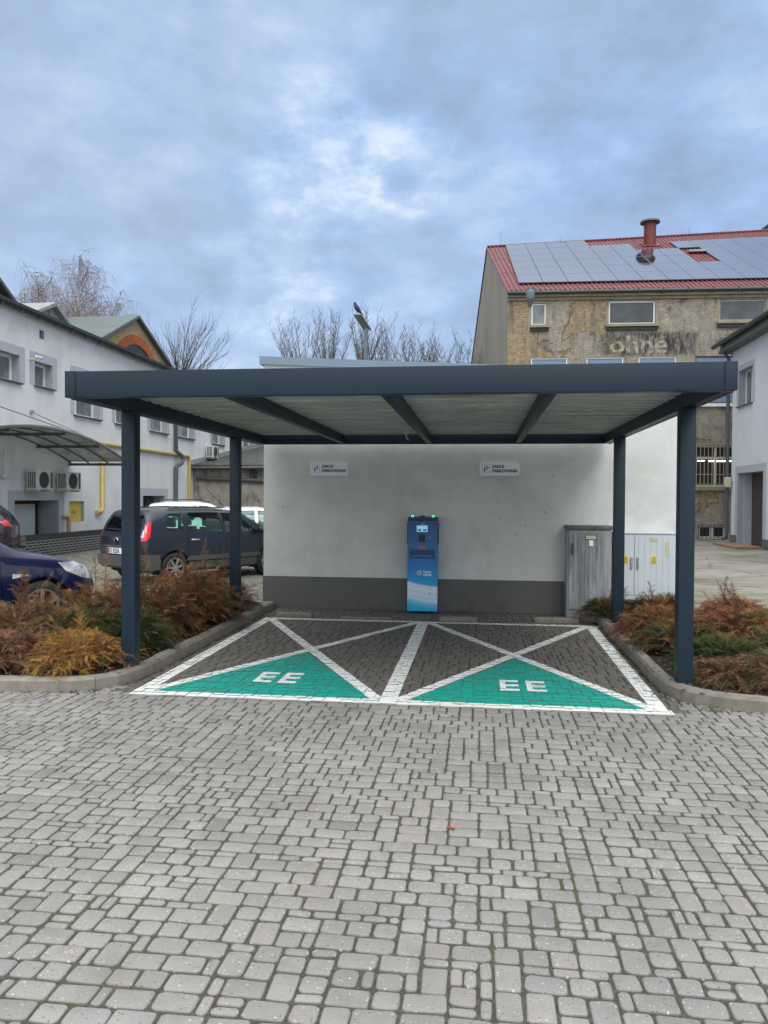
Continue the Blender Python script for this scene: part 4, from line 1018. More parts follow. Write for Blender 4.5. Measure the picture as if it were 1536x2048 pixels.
for i in range(39):
    a, b = ts[i] + .008, ts[i + 1] - .008
    pr = [(ac_y + r * math.cos(t) * 1.05, ac_z + r * math.sin(t)) for r, t in ((r0, a), (r1, a), (r1, b), (r0, b))]
    ar.prism(pr, 'X', -18.995, -18.93)
ar.build('arch', M['archbrick'], gb)
op = MB(); pr = [(ac_y + (r0 - .01) * math.cos(t) * 1.05, ac_z + (r0 - .01) * math.sin(t)) for t in ts]; op.prism(pr, 'X', -18.999, -18.985); op.build('arch_window', M['dark'], gb)
dm = gable('roof_dormer_building', 'small grey timber gable with pale tin roof above the long gutter', -17.5, 29.7, 9.5, 28.3, 8.85, 30.75, 8.95, 5, M['dorm'], M['zinc'], .15)
MB().box((-17.5, 29.55, 8), (-17.44, 29.63, 9.4)).build('post', M['zinc'], dm)
dk = gable('dark_roof_building', 'dark tiled roof edge at the far left above the gutter', -15.2, 20.5, 9.6, 14, 6.0, 23.9, 7.62, 4, M['door_brown'], M['steel_dark'], .2)

# low crumbling outbuilding
ob = thing('outbuilding', 'low crumbling brick outbuilding with mossy dark roof behind the parked cars', 'building', (-9, 34, 0))
MB().box((-12.98, 33.8, -.2), (-4, 44, 3.0)).build('wall', M['oldwall'], ob)
rf = MB(); rf.add([(-12.99, 33.4, 3.12), (-3.8, 33.4, 3.12), (-3.8, 47, 5.0), (-12.99, 47, 5.0), (-12.99, 33.4, 3.2), (-3.8, 33.4, 3.2), (-3.8, 47, 5.1), (-12.99, 47, 5.1)], [(0, 1, 2, 3), (4, 5, 6, 7), (0, 1, 5, 4), (1, 2, 6, 5), (3, 0, 4, 7)])
rf.build('roof', M['roof_old'], ob)
MB().tube([(-12.9, 33.34, 3.05), (-3.8, 33.34, 3.1)], .06, 8).build('gutter', M['steel_dark'], ob, True)
MB().tube([(-12.8, 33.7, 2.62), (-7.6, 33.7, 2.4)], .09, 8).build('pipe', M['trim_grey'], ob, True)
MB().box((-8.33, 33.7, .3), (-8.12, 33.82, 2.0)).build('rusty_post', M['door_brown'], ob)
MB().box((-11.0, 33.74, 1.0), (-10.9, 33.82, 1.65)).build('slot', M['dark'], ob)
MB().prism([(33.5, 3.2), (46, 4.95), (46, 5.2), (33.5, 3.42)], 'X', -12.99, -12.9).build('flashing', M['zinc'], ob)

# ------------------------------------------------------------------ factory
FA = R(2.5); fo = (1.161, 34.625, 0); c_, s_ = math.cos(FA), math.sin(FA)
fF = lambda u, d, z: (fo[0] + c_ * u + s_ * d, fo[1] + s_ * u - c_ * d, z)
fa = thing('factory', 'old yellow brick factory with peeling render, red tin roof and large windows', 'building', (fo[0], fo[1], 0))
T3 = [(1.03, 1.68, 9.42, 10.38), (4.38, 6.38, 9.42, 10.44), (9.1, 11.04, 9.5, 10.43), (13.6, 15.6, 9.5, 10.43)]
T2 = [(1.03, 2.62, 5.95, 7.97), (3.44, 5.04, 5.95, 7.98), (5.68, 7.29, 5.95, 7.98), (8.1, 10.9, 5.95, 8.0), (12, 14.6, 5.95, 8.0)]
T1 = [(1.03, 2.62, 2.32, 4.12), (3.44, 5.04, 2.32, 4.12), (5.68, 7.29, 2.32, 4.12), (8.13, 9.9, 2.32, 4.12), (11, 13, 2.32, 4.12)]
T0 = [(8.32, 9.5, .05, .66), (5.7, 7.2, .05, .66)]
wall(fF, 0, 24, -.3, 10.85, T3 + T2 + T1 + T0, .9, 'front_wall', M['factory'], fa, reveal=.22, rmat=M['cornice'])
def sur(h, w_=.12): surround(fF, h, w_, fa, M['cornice'], 'LRT')
for i, h in enumerate(T3):
    sur(h); window(fF, h, fa, rv=.12, pane='pane_grey' if i != 1 else 'pane', fw=.07, fmat='white_frame', sill=False)
    MB().lbox(fF, h[0] - .14, h[1] + .14, .0, .16, h[2] - .12, h[2] - .004).build('sill', M['cornice'], fa)
    MB().lbox(fF, h[0] - .1, h[1] + .1, .0, .1, h[2] - .27, h[2] - .125).build('under_sill', mat('sooty_stone_%d' % i, (.04, .038, .035), .9, .3), fa)
gr = MB(); h = T3[2]
for k in range(24):
    u = h[0] + .05 + k * (h[1] - h[0] - .1) / 23; gr.lbox(fF, u - .008, u + .008, -.05, -.034, h[2] + .04, h[3] - .02)
    if k < 23:
        for zz_ in ((.25, .6) if k % 2 else (.42, .78)): z = h[2] + (h[3] - h[2]) * zz_; gr.lbox(fF, u, u + .08, -.05, -.036, z, z + .014)
gr.build('window_grille', M['sill'], fa)
for i, h in enumerate(T2): window(fF, h, fa, rv=.08, pane='pane_blue', mull=(.5,) if i >= 3 else (), fw=.05, fmat='white_frame' if i < 3 else 'gutter', sill=False)
MB().lbox(fF, 7.6, 11.3, .0, .1, 5.8, 5.94).build('sill', M['white_frame'], fa)
MB().lbox(fF, 4.9 + .26, 5.55, .004, .05, 7.2, 7.98).build('pilaster', M['cornice'], fa)
for i, h in enumerate(T1):
    sur(h); w1_ = window(fF, h, fa, rv=.2, mull=(.52,), trans=(.7,), pane='interior', fw=.07, sill=False)
    MB().lbox(fF, h[0] - .14, h[1] + .14, .0, .14, h[2] - .16, h[2] - .004).build('sill', M['cornice'], fa)
    bb = MB(); k = 0; u = h[0] + .06
    while u < h[1]: bb.lbox(fF, u - .013, u + .013, .03, .056, h[2], h[3]); u += .165
    for z in (h[2] + .1, h[2] + .52, h[2] + 1.28, h[3] - .06): bb.lbox(fF, h[0], h[1], .024, .03, z, z + .03)
    bb.build('window_bars', M['bars'], fa)
h = T1[3]
lt = sub('lit_tube', MB().lbox(fF, 8.75, 9.75, -.185, -.178, 3.42, 3.48), M['tube_light'], w1_)
sub('lit_tube', MB().lbox(fF, 8.3, 8.62, -.185, -.178, 3.44, 3.48), M['tube_light'], w1_)
for h in T0:
    w0 = window(fF, h, fa, rv=.16, mull=(.5,), pane='interior', fw=.1, sill=False); bb = MB(); u = h[0]
    while u < h[1] + .1: bb.lbox(fF, u - .01, u + .01, .0, .02, h[2] - .05, h[3] + .03); u += .17
    for z in (h[2] + .05, h[3] - .12): bb.lbox(fF, h[0] - .05, h[1] + .1, -.006, .0, z, z + .02)
    bb.build('window_bars', M['sill'], fa)
MB().lbox(fF, -.02, 24, .002, .22, 10.62, 10.85).build('cornice', M['cornice'], fa)
MB().lbox(fF, -.01, 24, .002, .09, 10.5, 10.61).build('cornice', M['cornice'], fa)
MB().tube([fF(-.05, .3, 10.78), fF(24, .3, 10.86)], .085, 10).build('gutter', M['gutter'], fa, True)
for k in range(12): MB().lbox(fF, .3 + k * 1.05, .33 + k * 1.05, .28, .4, 10.68, 10.9).build('gutter_bracket', M['gutter'], fa)
# ghost lettering in paler render
lt_ = textmesh('ohne', 1.12, lambda u, v: fF(4.42 + u * 1.05, .004, 8.17 + v * .98), bold=.02, sx=1.05)
textbuild(lt_, 'faded_lettering', mat('paler_old_render', (.33, .3, .225), .95, .35, 6, dirt=(.15, .14, .115), dirt_scale=4.5, dirt_lo=.46, dirt_hi=.58, bmp=.4, bscale=12), fa)
# roof, skewed gable
PT = R(28); cp2, sp2 = math.cos(PT), math.sin(PT)
def rl(u): return 10.25 + .207 * (u + .45)
def roofp(u, t_, lift=0.): # t 0 eave .. 1 ridge
    s = t_ * rl(u); d = -(-.3 + s * cp2)
    uu = u
    x, y, _ = fF(uu, d, 0); z = 10.87 + s * sp2 + lift * cp2; 
    x += -(-s_) * 0; 
    return (x + s_ * lift * sp2, y - c_ * lift * sp2, z)
def rake(t_): return -.02 - .46 * t_
nu = 110; rf = MB(); vs = []; tv = np.linspace(0, 1, 9)
seq = []
U1 = 24.
for i in range(nu * 2):
    k = i / (nu * 2 - 1) * (nu); 
U = []
u = 0.
while u < U1: U += [(u, 0), (u + .11, 0), (u + .135, .045), (u + .185, .045)]; u += .21
for (u, lf) in U:
    for t_ in tv: vs.append(roofp((u + rake(t_)) if u < 1.5 else u, t_, lf))
K = len(tv)
fs = [(i * K + j, (i + 1) * K + j, (i + 1) * K + j + 1, i * K + j + 1) for i in range(len(U) - 1) for j in range(K - 1)]
rf.add(vs, fs); rfo = textbuild(rf, 'roof', M['roof_red'], fa)
# sheet laps across the slope
lp = MB()
for t_ in (.34, .67): lp.tube([roofp(u_ + rake(t_) * (u_ < 1), t_, .03) for u_ in np.linspace(0, U1, 40)], .012, 4)
lp.build('sheet_lap', M['steel_dark'], fa)
# rear slope and gable
gp = [fF(0, 0, -.3), fF(0, 0, 10.8), roofp(rake(1), 1, -.12), fF(-1.0, -18.6, 10.7), fF(-1.0, -18.6, -.3)]
g_ = MB(); g_.add(gp, [(0, 1, 2, 3, 4)])
x_ = textbuild(g_, 'gable_wall', M['conc_gable'], fa)
rr_ = MB(); rr_.add([roofp(rake(1), 1, .03), roofp(U1, 1, .03), fF(U1, -26, 10.8), fF(-1.0, -18.9, 10.75)], [(0, 1, 2, 3)]); textbuild(rr_, 'rear_roof', M['roof_red'], fa)
MB().tube([roofp(rake(t_) - .02, t_, -.02) for t_ in tv] + [fF(-1.02, -18.9, 10.75)], .045, 6).build('verge_trim', M['roof_red'], fa)
MB().tube([roofp(rake(1), 1, .06), roofp(12, 1, .06), roofp(U1, 1, .06)], .06, 6).build('ridge_cap', M['roof_red'], fa)
for u_, L in ((.25, .9), (3.6, .25), (8.9, .35), (11, .35), (15.3, .4)): q = roofp(u_, 1, .05); MB().tube([q, (q[0] + .05, q[1], q[2] + L)], .012, 4).build('lightning_rod', M['trim_grey'], fa)
stk = MB(); q = roofp(8.3, .84, 0)
stk.tube([(q[0], q[1], q[2] - .4), (q[0], q[1], q[2] + 1.2)], .32, 20); sk = stk.build('chimney_stack', M['red_stack'], fa, True)
cpp = MB(); cpp.tube([(q[0], q[1], q[2] + 1.18), (q[0], q[1], q[2] + 1.28), (q[0], q[1], q[2] + 1.35), (q[0], q[1], q[2] + 1.39)], [.53, .5, .32, .05], 24); sub('cowl', cpp, M['steel_dark'], sk, smooth=True)
fb = MB(); a1 = .5; fb.add([roofp(8.3 - a1, .84 - .05, .06), roofp(8.3 + a1, .84 - .05, .06), roofp(8.3 + a1, .84 + .05, .07), roofp(8.3 - a1, .84 + .05, .07)], [(0, 1, 2, 3)]); sub('stack_flashing', fb, M['red_stack'], sk)
# solar panels, every one its own thing
c0u, cw, tb, tt = .5, 1.107, .098, .985
miss = {(c, 5) for c in range(4, 20)} | {(6, 4), (7, 4), (8, 3), (8, 2)}
rows_word = ['bottom row', 'second row up', 'third row up', 'fourth row up', 'fifth row up', 'top row']
cnt = 0; PF = None
for c in range(13):
    for r in range(6):
        if (c, r) in miss: continue
        u0, u1 = c0u + c * cw + .012, c0u + (c + 1) * cw - .012; t0 = tb + (tt - tb) * r / 6 + .0012; t1 = tb + (tt - tb) * (r + 1) / 6 - .0012
        A = [roofp(u0, t0, .12), roofp(u1, t0, .12), roofp(u1, t1, .12), roofp(u0, t1, .12)]; B = [roofp(u0, t0, .08), roofp(u1, t0, .08), roofp(u1, t1, .08), roofp(u0, t1, .08)]
        wh = ['first', 'second', 'third', 'fourth', 'fifth', 'sixth', 'seventh', 'eighth', 'ninth', 'tenth', 'eleventh', 'twelfth', 'thirteenth'][c]
        t_ = thing('solar_panel', 'solar panel on red roof, %s, %s column from the gable' % (rows_word[r], wh), 'solar panel', A[0], group='solar panels on the red roof')
        fm = MB(); fm.add(A + B, [(0, 1, 5, 4), (1, 2, 6, 5), (2, 3, 7, 6), (3, 0, 4, 7), (4, 5, 6, 7)]); 
        ct = sum((Vector(p) for p in A), Vector()) / 4; I = [tuple(Vector(p).lerp(ct, .035)) for p in A]
        k0 = len(fm.v); fm.add(A + I, [(0, 1, 5, 4), (1, 2, 6, 5), (2, 3, 7, 6), (3, 0, 4, 7)]); textbuild(fm, 'panel_frame', M['pv_frame'], t_)
        me = bpy.data.meshes.new('cells'); me.from_pydata([tuple(p) for p in I], [], [(0, 1, 2, 3)]); uv = me.uv_layers.new(name='UVMap')
        for k, q_ in enumerate(((0, 0), (1, 0), (1, 1), (0, 1))): uv.data[k].uv = q_
        link('cells', me, M['pv'], t_)
q = roofp(10.05, .6, .05)
rv_ = MB(); rv_.box((q[0] - .45, q[1] - .2, q[2]), (q[0] + .45, q[1] + .3, q[2] + .12)); rv_.build('roof_vent', M['zinc'], fa, bevel=.03)
# brick chimney gable peeping over the ridge at the right
bg2 = thing('brick_gable', 'brown brick gable peak rising behind the right end of the red roof', 'building', (19.0, 52, 0))
MB().prism([(17.9, 10), (30, 10), (30, 19), (20.6, 21.3), (18.05, 19.15)], 'Y', 53, 58).build('wall', bricks('far_brown_brick', (.3, .2, .11), (.2, .14, .08), (.15, .13, .1), 'X'), bg2)
MB().prism([(17.8, 19.0), (20.6, 21.35), (20.6, 21.5), (17.75, 19.15)], 'Y', 52.9, 58).build('roof', M['roof_old'], bg2)

# ------------------------------------------------------------------ building on the right
fR = lambda u, d, z: (9.9 - d, u, z)
rb_ = thing('rendered_building', 'pale blue rendered building with dark eaves at the right edge', 'building', (10, 27, 0))
wh1 = (29.75, 31.3, 5.35, 6.72, .35); dh = (28.55, 31.25, -.1, 2.78, .55); wh2 = (24.2, 25.8, 5.35, 6.72, .35)
wall(fR, 14, 32.0, -.2, 7.6, [wh1, dh, wh2], 8, 'wall', M['right_wall'], rb_, rmat=M['reveal'])
for h in (wh1, wh2): surround(fR, h, .2, rb_, M['surround'], 'LRT'); window(fR, h, rb_, rv=.3, mull=(.55,), pane='pane_grey')
surround(fR, dh, .28, rb_, M['surround'], 'LRT')
dp_ = MB().lbox(fR, 28.55, 31.25, -.55, -.5, -.1, 2.78).build('door', mat('dark_brown_door', (.05, .04, .04), .5, .15), rb_)
pl_ = MB()
for k in range(9): pl_.lbox(fR, 28.6, 30.0, -.498, -.485, .1 + k * .29, .36 + k * .29)
sub('door_panel', pl_, mat('brown_slats', (.06, .045, .042), .5, .15), dp_)
sub('handle', MB().lbox(fR, 28.95, 29.1, -.5, -.42, 1.0, 1.06).lbox(fR, 28.95, 29.1, -.5, -.42, .4, .46), M['dark'], dp_)
MB().lbox(fR, 31.16, 31.22, -.5, -.2, .0, 2.78).build('door_jamb', M['surround'], rb_)
MB().lbox(fR, 14, 28.5, .002, .03, -.1, .38).lbox(fR, 31.3, 32.02, .002, .03, -.1, .38).build('plinth', M['plinth'], rb_)
MB().lbox(fR, 13.5, 32.5, -.2, .42, 7.6, 7.72).lbox(fR, 13.5, 32.45, .3, .36, 7.62, 7.95).build('eaves', M['steel_dark'], rb_)
MB().prism([(9.45, 7.95), (16, 9.6), (16, 9.75), (9.4, 8.05)], 'Y', 13.5, 32.6).build('roof', M['gutter'], rb_)
MB().tube([(9.42, 13.5, 7.93), (9.42, 33.0, 7.97)], .09, 10).build('gutter', M['gutter'], rb_, True)
MB().tube([(9.5, 32.15, 7.9), (9.6, 32.15, 7.6), (9.78, 32.15, 7.35), (9.78, 32.15, .45), (9.74, 32.15, .25), (9.6, 32.15, .2)], .075, 8).build('downpipe', M['downpipe'], rb_, 60)
lx = thing('wall_lamp', 'small cream box lamp on the corner of the pale blue building', 'lamp', (9.8, 32, 2.5))
MB().box((9.62, 31.85, 2.25), (9.86, 32.05, 2.65)).build('housing', M['cream'], lx, bevel=.03); MB().box((9.86, 31.9, 2.35), (9.9, 32.0, 2.5)).build('mount', M['trim_grey'], lx)
dmx = MB().box((9.0, 28.6, .014), (9.88, 31.2, .1)).build('doorstep', M['step'], None, bevel=.02); tag(dmx, 'low terracotta step at the brown door of the pale blue building', 'step')

# ------------------------------------------------------------------ lamps and bird
sl1 = thing('street_lamp', 'grey LED street lamp with a bird perched on its tilted head', 'street lamp', (-3.76, 25, 0), group='street lamps')
MB().tube([(-3.76, 25, 0), (-3.76, 25, 7.2)], [.1, .055], 12).build('pole', M['lamp_grey'], sl1, True)
a = Vector((-3.68, 25.0, 7.22)); d1 = Vector((-.34, -.1, .52)); q1 = Vector((.27, .05, .02)); nn = d1.cross(q1).normalized() * .07
hd = MB(); P4 = [a - q1 * .5, a + q1 * .5, a + q1 * .5 + d1, a - q1 * .5 + d1]; hd.add([tuple(p + nn * .5) for p in P4] + [tuple(p - nn * .5) for p in P4], [(0, 1, 2, 3), (7, 6, 5, 4), (0, 1, 5, 4), (1, 2, 6, 5), (2, 3, 7, 6), (3, 0, 4, 7)])
h1 = hd.build('lamp_head', M['lamp_grey'], sl1, bevel=.02)
sgn = 1 if nn.y < 0 else -1; ct = sum(P4, Vector()) / 4
sub('lens', (lambda mb: (mb.add([tuple(p.lerp(ct, .14) + nn * sgn * .56) for p in P4], [(0, 1, 2, 3)]), mb)[1])(MB()), M['lamp_face'], h1)
MB().tube([(-3.76, 25, 7.15), (-3.72, 25, 7.28)], .07, 8).build('bracket', M['lamp_grey'], sl1)
bd = thing('bird', 'dark bird perched on top of the tilted street lamp head', 'bird', (-4.03, 24.93, 7.76))
body = MB(); bx, by, bz = -4.03, 24.93, 7.87
pts = [(.13, 0, -.1), (.08, 0, -.04), (.03, 0, .02), (-.02, 0, .1), (-.055, 0, .17), (-.07, 0, .215), (-.07, 0, .25), (-.075, 0, .275)]; rr = [.02, .05, .075, .075, .055, .042, .04, .01]
body.tube([(bx + p[0], by + p[1], bz + p[2]) for p in pts], rr, 10).build('body', M['black_feather'], bd, True)
MB().prism([(bx + .1, bz - .06), (bx + .17, bz - .17), (bx + .2, bz - .15), (bx + .13, bz - .04)], 'Y', by - .025, by + .025).build('tail', M['black_feather'], bd)
MB().tube([(bx - .095, by, bz + .245), (bx - .14, by, bz + .235)], [.012, .003], 6).build('beak', M['dark'], bd)
MB().tube([(bx, by - .02, bz - .1), (bx + .01, by - .02, bz)], .008, 5).tube([(bx, by + .02, bz - .1), (bx + .01, by + .02, bz)], .008, 5).build('leg', M['dark'], bd)
sl2 = thing('street_lamp', 'old street lamp with glass globe head in front of the factory corner', 'street lamp', (1.45, 28, 0), group='street lamps')
MB().tube([(1.42, 28, 0), (1.52, 28, 5), (1.72, 27.95, 8.75)], [.09, .06, .04], 10).build('pole', M['cornice'], sl2, True)
MB().tube([(1.71, 27.9, 8.6), (1.72, 27.9, 8.82)], [.07, .12], 12).build('socket', M['steel_dark'], sl2, True)
MB().tube([(1.72, 27.9, 8.83), (1.72, 27.9, 8.95), (1.72, 27.9, 9.12), (1.72, 27.9, 9.24)], [.125, .155, .15, .1], 14).build('lamp_glass', M['lamp_grey'], sl2, True)
MB().ball((1.72, 27.9, 9.22), (.13, .13, .06)).build('lamp_cap', M['steel_dark'], sl2, 60)
# ------------------------------------------------------------------ cars
def lin(T, x):
    if x <= T[0][0]: return T[0][1]
    for i in range(len(T) - 1):
        if x <= T[i + 1][0]:
            t = (x - T[i][0]) / (T[i + 1][0] - T[i][0]); return T[i][1] + (T[i + 1][1] - T[i][1]) * t
    return T[-1][1]
def smo(T, x, w_=.07): return sum(lin(T, x + w_ * k / 3) * g for k, g in zip(range(-3, 4), (1, 2, 3, 4, 3, 2, 1))) / 16
def car_solid(C, off=0.):
    L = C['L']; xs = sorted(set([0, .015, .04, .08, .13, .19, .26] + list(np.linspace(.33, L - .3, 40)) + [L - .22, L - .15, L - .09, L - .045, L - .015, L]))
    V = []; K = 12
    for x in xs:
        zt = smo(C['top'], x, .07) + off; zb = smo(C['bot'], x, .05) - off; w_ = smo(C['wid'], x, .05) + off; bl = smo(C['belt'], x, .05)
        zbt = min(bl, zt - .05); k = max(0, min(1, (zt - zbt - .05) / (C['H'] - bl - .05)))
        zm = zb + (zbt - zb) * .55
        P = [(0, zb), (w_ * .86, zb), (w_ * .955, zb + .05), (w_ * .985, zb + (zm - zb) * .5), (w_, zm), (w_ * .992, zm + (zbt - zm) * .6), (w_ * .965, zbt),
             (w_ * (.945 - .05 * k), zbt + (zt - zbt) * .42), (w_ * (.905 - .115 * k), zbt + (zt - zbt) * .82), (w_ * (.83 - .13 * k), zbt + (zt - zbt) * .955), (w_ * .5, zt - .004 - .012 * k), (0, zt)]
        e = 0
        if x == 0: e = -off
        if x == L: e = off
        ring = [(x + e, -y, z) for y, z in P] + [(x + e, y, z) for y, z in P[-2:0:-1]]
        V.append(ring)
    n_ = len(V[0]); vs = [p for r in V for p in r]
    fs = [(i * n_ + j, (i + 1) * n_ + j, (i + 1) * n_ + (j + 1) % n_, i * n_ + (j + 1) % n_) for i in range(len(V) - 1) for j in range(n_)]
    fs += [tuple(range(n_)), tuple(range((len(V) - 1) * n_, len(V) * n_))[::-1]]
    mb = MB(); mb.add(vs, fs)
    if off == 0:
        pass
    return mb.me('solid')
def latheY(mb, x, z, prof, n_=36):
    vs = [(x + r * math.cos(2 * math.pi * j / n_), y, z + r * math.sin(2 * math.pi * j / n_)) for y, r in prof for j in range(n_)]
    mb.add(vs, [(i * n_ + j, i * n_ + (j + 1) % n_, (i + 1) * n_ + (j + 1) % n_, (i + 1) * n_ + j) for i in range(len(prof) - 1) for j in range(n_)]); return mb
def boolean(me, ops):
    """ops: list of (operation, mesh)"""
    o = bpy.data.objects.new('b', me); COL.objects.link(o); tmp = [o]
    for op, m2 in ops:
        c = bpy.data.objects.new('c', m2); COL.objects.link(c); tmp.append(c)
        md = o.modifiers.new('m', 'BOOLEAN'); md.operation = op; md.object = c; md.solver = 'EXACT'
    bpy.context.view_layer.update()
    dg = bpy.context.evaluated_depsgraph_get(); out = bpy.data.meshes.new_from_object(o.evaluated_get(dg))
    for t_ in tmp: bpy.data.objects.remove(t_)
    out.materials.clear(); return out
def car(C, name, label, loc, rz, paintm, detail=True, group=None):
    t_ = thing(name, label, 'car', loc, rotz=rz, group=group)
    L = C['L']; W_ = C['W'] / 2; rw_ = C.get('r', .31)
    solid = car_solid(C); inner = car_solid(C, -.035)
    cut = MB()
    for x in C['axles']:
        for s in (-1, 1):
            cut.prism([(x + (rw_ + .055) * math.cos(t), rw_ + (rw_ + .055) * math.sin(t)) for t in np.linspace(0, 2 * math.pi, 36, endpoint=False)], 'Y', *sorted((s * (W_ - .28), s * (W_ + .1))))
    seam = MB()
    for x0, x1, z0, z1 in C['seams']: seam.box((x0, -W_ - .1, z0), (x1, W_ + .1, z1)) if False else seam.prism([(x0, z0), (x0 + .007, z0), (x1 + .007, z1), (x1, z1)], 'Y', -W_ - .1, W_ + .1)
    cutters = []
    for poly in C['side']:
        for s in (-1, 1): cutters.append(MB().prism(poly, 'Y', *sorted((s * .25, s * (W_ + .2)))).me('c'))
    for poly, z0, z1 in C['ends']: cutters.append(MB().prism(poly, 'Z', z0, z1).me('c'))
    ops = [('DIFFERENCE', inner), ('DIFFERENCE', cut.me('c'))]
    if detail: ops.append(('DIFFERENCE', seam.me('c')))
    ops += [('DIFFERENCE', c) for c in cutters]
    body = link('body', boolean(solid, ops), paintm, t_, smooth=32)
    ga = boolean(car_solid(C, -.010), [('DIFFERENCE', car_solid(C, -.016))])
    for c in cutters:
        g2 = boolean(ga.copy(), [('INTERSECT', c)])
        if len(g2.polygons): link('window', g2, M['car_glass'], t_, smooth=32)
    def patch(nm, polys, axis, lo, hi, material, o1=.008, o2=-.012):
        c = MB()
        for p in polys: c.prism(p, axis, lo, hi)
        m_ = boolean(car_solid(C, o1), [('DIFFERENCE', car_solid(C, o2)), ('INTERSECT', c.me('c'))])
        if len(m_.polygons): return link(nm, m_, material, t_, smooth=32)
    for args in C['patches']: patch(*args)
    # interior
    it = MB().box((.25, -W_ + .12, .22), (L - .75, W_ - .12, .62)); it.build('floor', M['seat'], t_)
    for (x, y) in [(C['seat'][0], -.36), (C['seat'][0], .36), (C['seat'][1], -.4), (C['seat'][1], 0), (C['seat'][1], .4)]:
        st = MB().prism([(x, .55), (x + .16, .55), (x + .02, 1.1), (x - .12, 1.1)], 'Y', y - .23, y + .23).prism([(x - .13, 1.12), (x - .02, 1.12), (x - .04, 1.32), (x - .13, 1.32)], 'Y', y - .13, y + .13)
        st.build('seat', M['seat'], t_, smooth=60, bevel=.035)
    MB().box((L - 1.35, -W_ + .13, .7), (L - .95, W_ - .13, C['dash'])).build('dashboard', M['seat'], t_, bevel=.05)
    MB().tube([(L - 1.5 + .05 * math.cos(t), .36 + .18 * math.cos(t + 1.57), .95 + .18 * math.sin(t + 1.57)) for t in np.linspace(0, 2 * math.pi, 20)], .016, 6).build('steering_wheel', M['dark'], t_, True)
    for x in C['axles']:
        for s in (-1, 1):
            yo = s * (W_ - .015); yi = s * (W_ - .21)
            ri = rw_ * .68
            wm = latheY(MB(), x, rw_, [(yi, rw_ - .03), (yi + s * .02, rw_), (yo - s * .02, rw_), (yo, rw_ - .025), (yo + s * .002, ri + .02), (yo - s * .008, ri), (yo - s * .07, ri * .96)])
            wm.tube([(x, yi, rw_), (x, yi + s * .01, rw_)], rw_ - .03, 24); wl = wm.build('wheel', M['tyre'], t_, 50)
            rm = MB(); ri = rw_ * .68
            latheY(rm, x, rw_, [(yo - s * .05, ri * .95), (yo - s * .008, ri * .99), (yo + s * .004, ri), (yo + s * .002, ri - .018), (yo - s * .02, ri - .028)], 30)
            rm.tube([(x, yo - s * .035, rw_), (x, yo + s * .008, rw_)], .06, 14)
            for k in range(C.get('spokes', 7)):
                a = 2 * math.pi * k / C.get('spokes', 7) + .3; d = (math.cos(a), math.sin(a)); q = (-d[1] * .017, d[0] * .017)
                pts = [(x + d[0] * .04 + q[0], rw_ + d[1] * .04 + q[1]), (x + d[0] * ri * .98 + q[0] * 1.5, rw_ + d[1] * ri * .98 + q[1] * 1.5), (x + d[0] * ri * .98 - q[0] * 1.5, rw_ + d[1] * ri * .98 - q[1] * 1.5), (x + d[0] * .04 - q[0], rw_ + d[1] * .04 - q[1])]
                rm.prism(pts, 'Y', *sorted((yo - s * .02, yo + s * .004)))
            sub('rim', rm, M['rim'], wl, smooth=40)
            sub('brake_disc', MB().tube([(x, yo - s * .06, rw_), (x, yo - s * .05, rw_)], ri * .99, 24), M['dark'], wl)
            aw_ = MB(); ra = rw_ + .056
            vs = []; ts = np.linspace(-.35, math.pi + .35, 22)
            for i in range(21):
                a, b = ts[i], ts[i + 1]
                aw_.quad((x + ra * math.cos(a), yo, rw_ + ra * math.sin(a)), (x + ra * math.cos(b), yo, rw_ + ra * math.sin(b)), (x + ra * math.cos(b), s * (W_ - .3), rw_ + ra * math.sin(b)), (x + ra * math.cos(a), s * (W_ - .3), rw_ + ra * math.sin(a)))
                aw_.add([(x, s * (W_ - .3), rw_), (x + ra * math.cos(a), s * (W_ - .3), rw_ + ra * math.sin(a)), (x + ra * math.cos(b), s * (W_ - .3), rw_ + ra * math.sin(b))], [(0, 1, 2)])
            aw_.build('wheel_arch', M['dark'], t_)
    for (x, z) in C['handles']:
        for s in (-1, 1):
            y = s * (smo(C['wid'], x, .05) * .988)
            MB().tube([(x, y - s * .01, z), (x + .03, y + s * .03, z), (x + .15, y + s * .03, z), (x + .19, y - s * .01, z)], .017, 6).build('door_handle', C.get('handlemat', paintm), t_, True)
    mx, mz = C['mirror']
    for s in (-1, 1):
        y = s * W_ * .93; b_ = MB().ball((mx, y + s * .13, mz), (.07, .11, .085), 14, 9); b_.tube([(mx, y - s * .02, mz - .06), (mx, y + s * .06, mz - .03)], .025, 6); b_.build('mirror', paintm if C.get('mirrorpaint') else M['dark'], t_, True)
    return t_
def plate(t_, x, y0, z0, body, W_=.52, H=.114):
    p = MB().box((x - .012, y0 - W_ / 2, z0), (x - .002, y0 + W_ / 2, z0 + H)).build('number_plate', M['white_ink'], t_)
    # rear face looks along -x ; text runs towards -y
    tm_ = textmesh(body, .125, lambda u, v: (x - .0135, y0 + W_ / 2 - .055 - u, z0 + .014 + v), bold=.003, sx=.72); q = textbuild(tm_, 'lettering', M['ink_black'], None); q.parent = p
    sub('country_strip', MB().box((x - .0135, y0 + W_ / 2 - .045, z0 + .004), (x - .011, y0 + W_ / 2 - .004, z0 + H - .004)), M['ink_blue'], p)
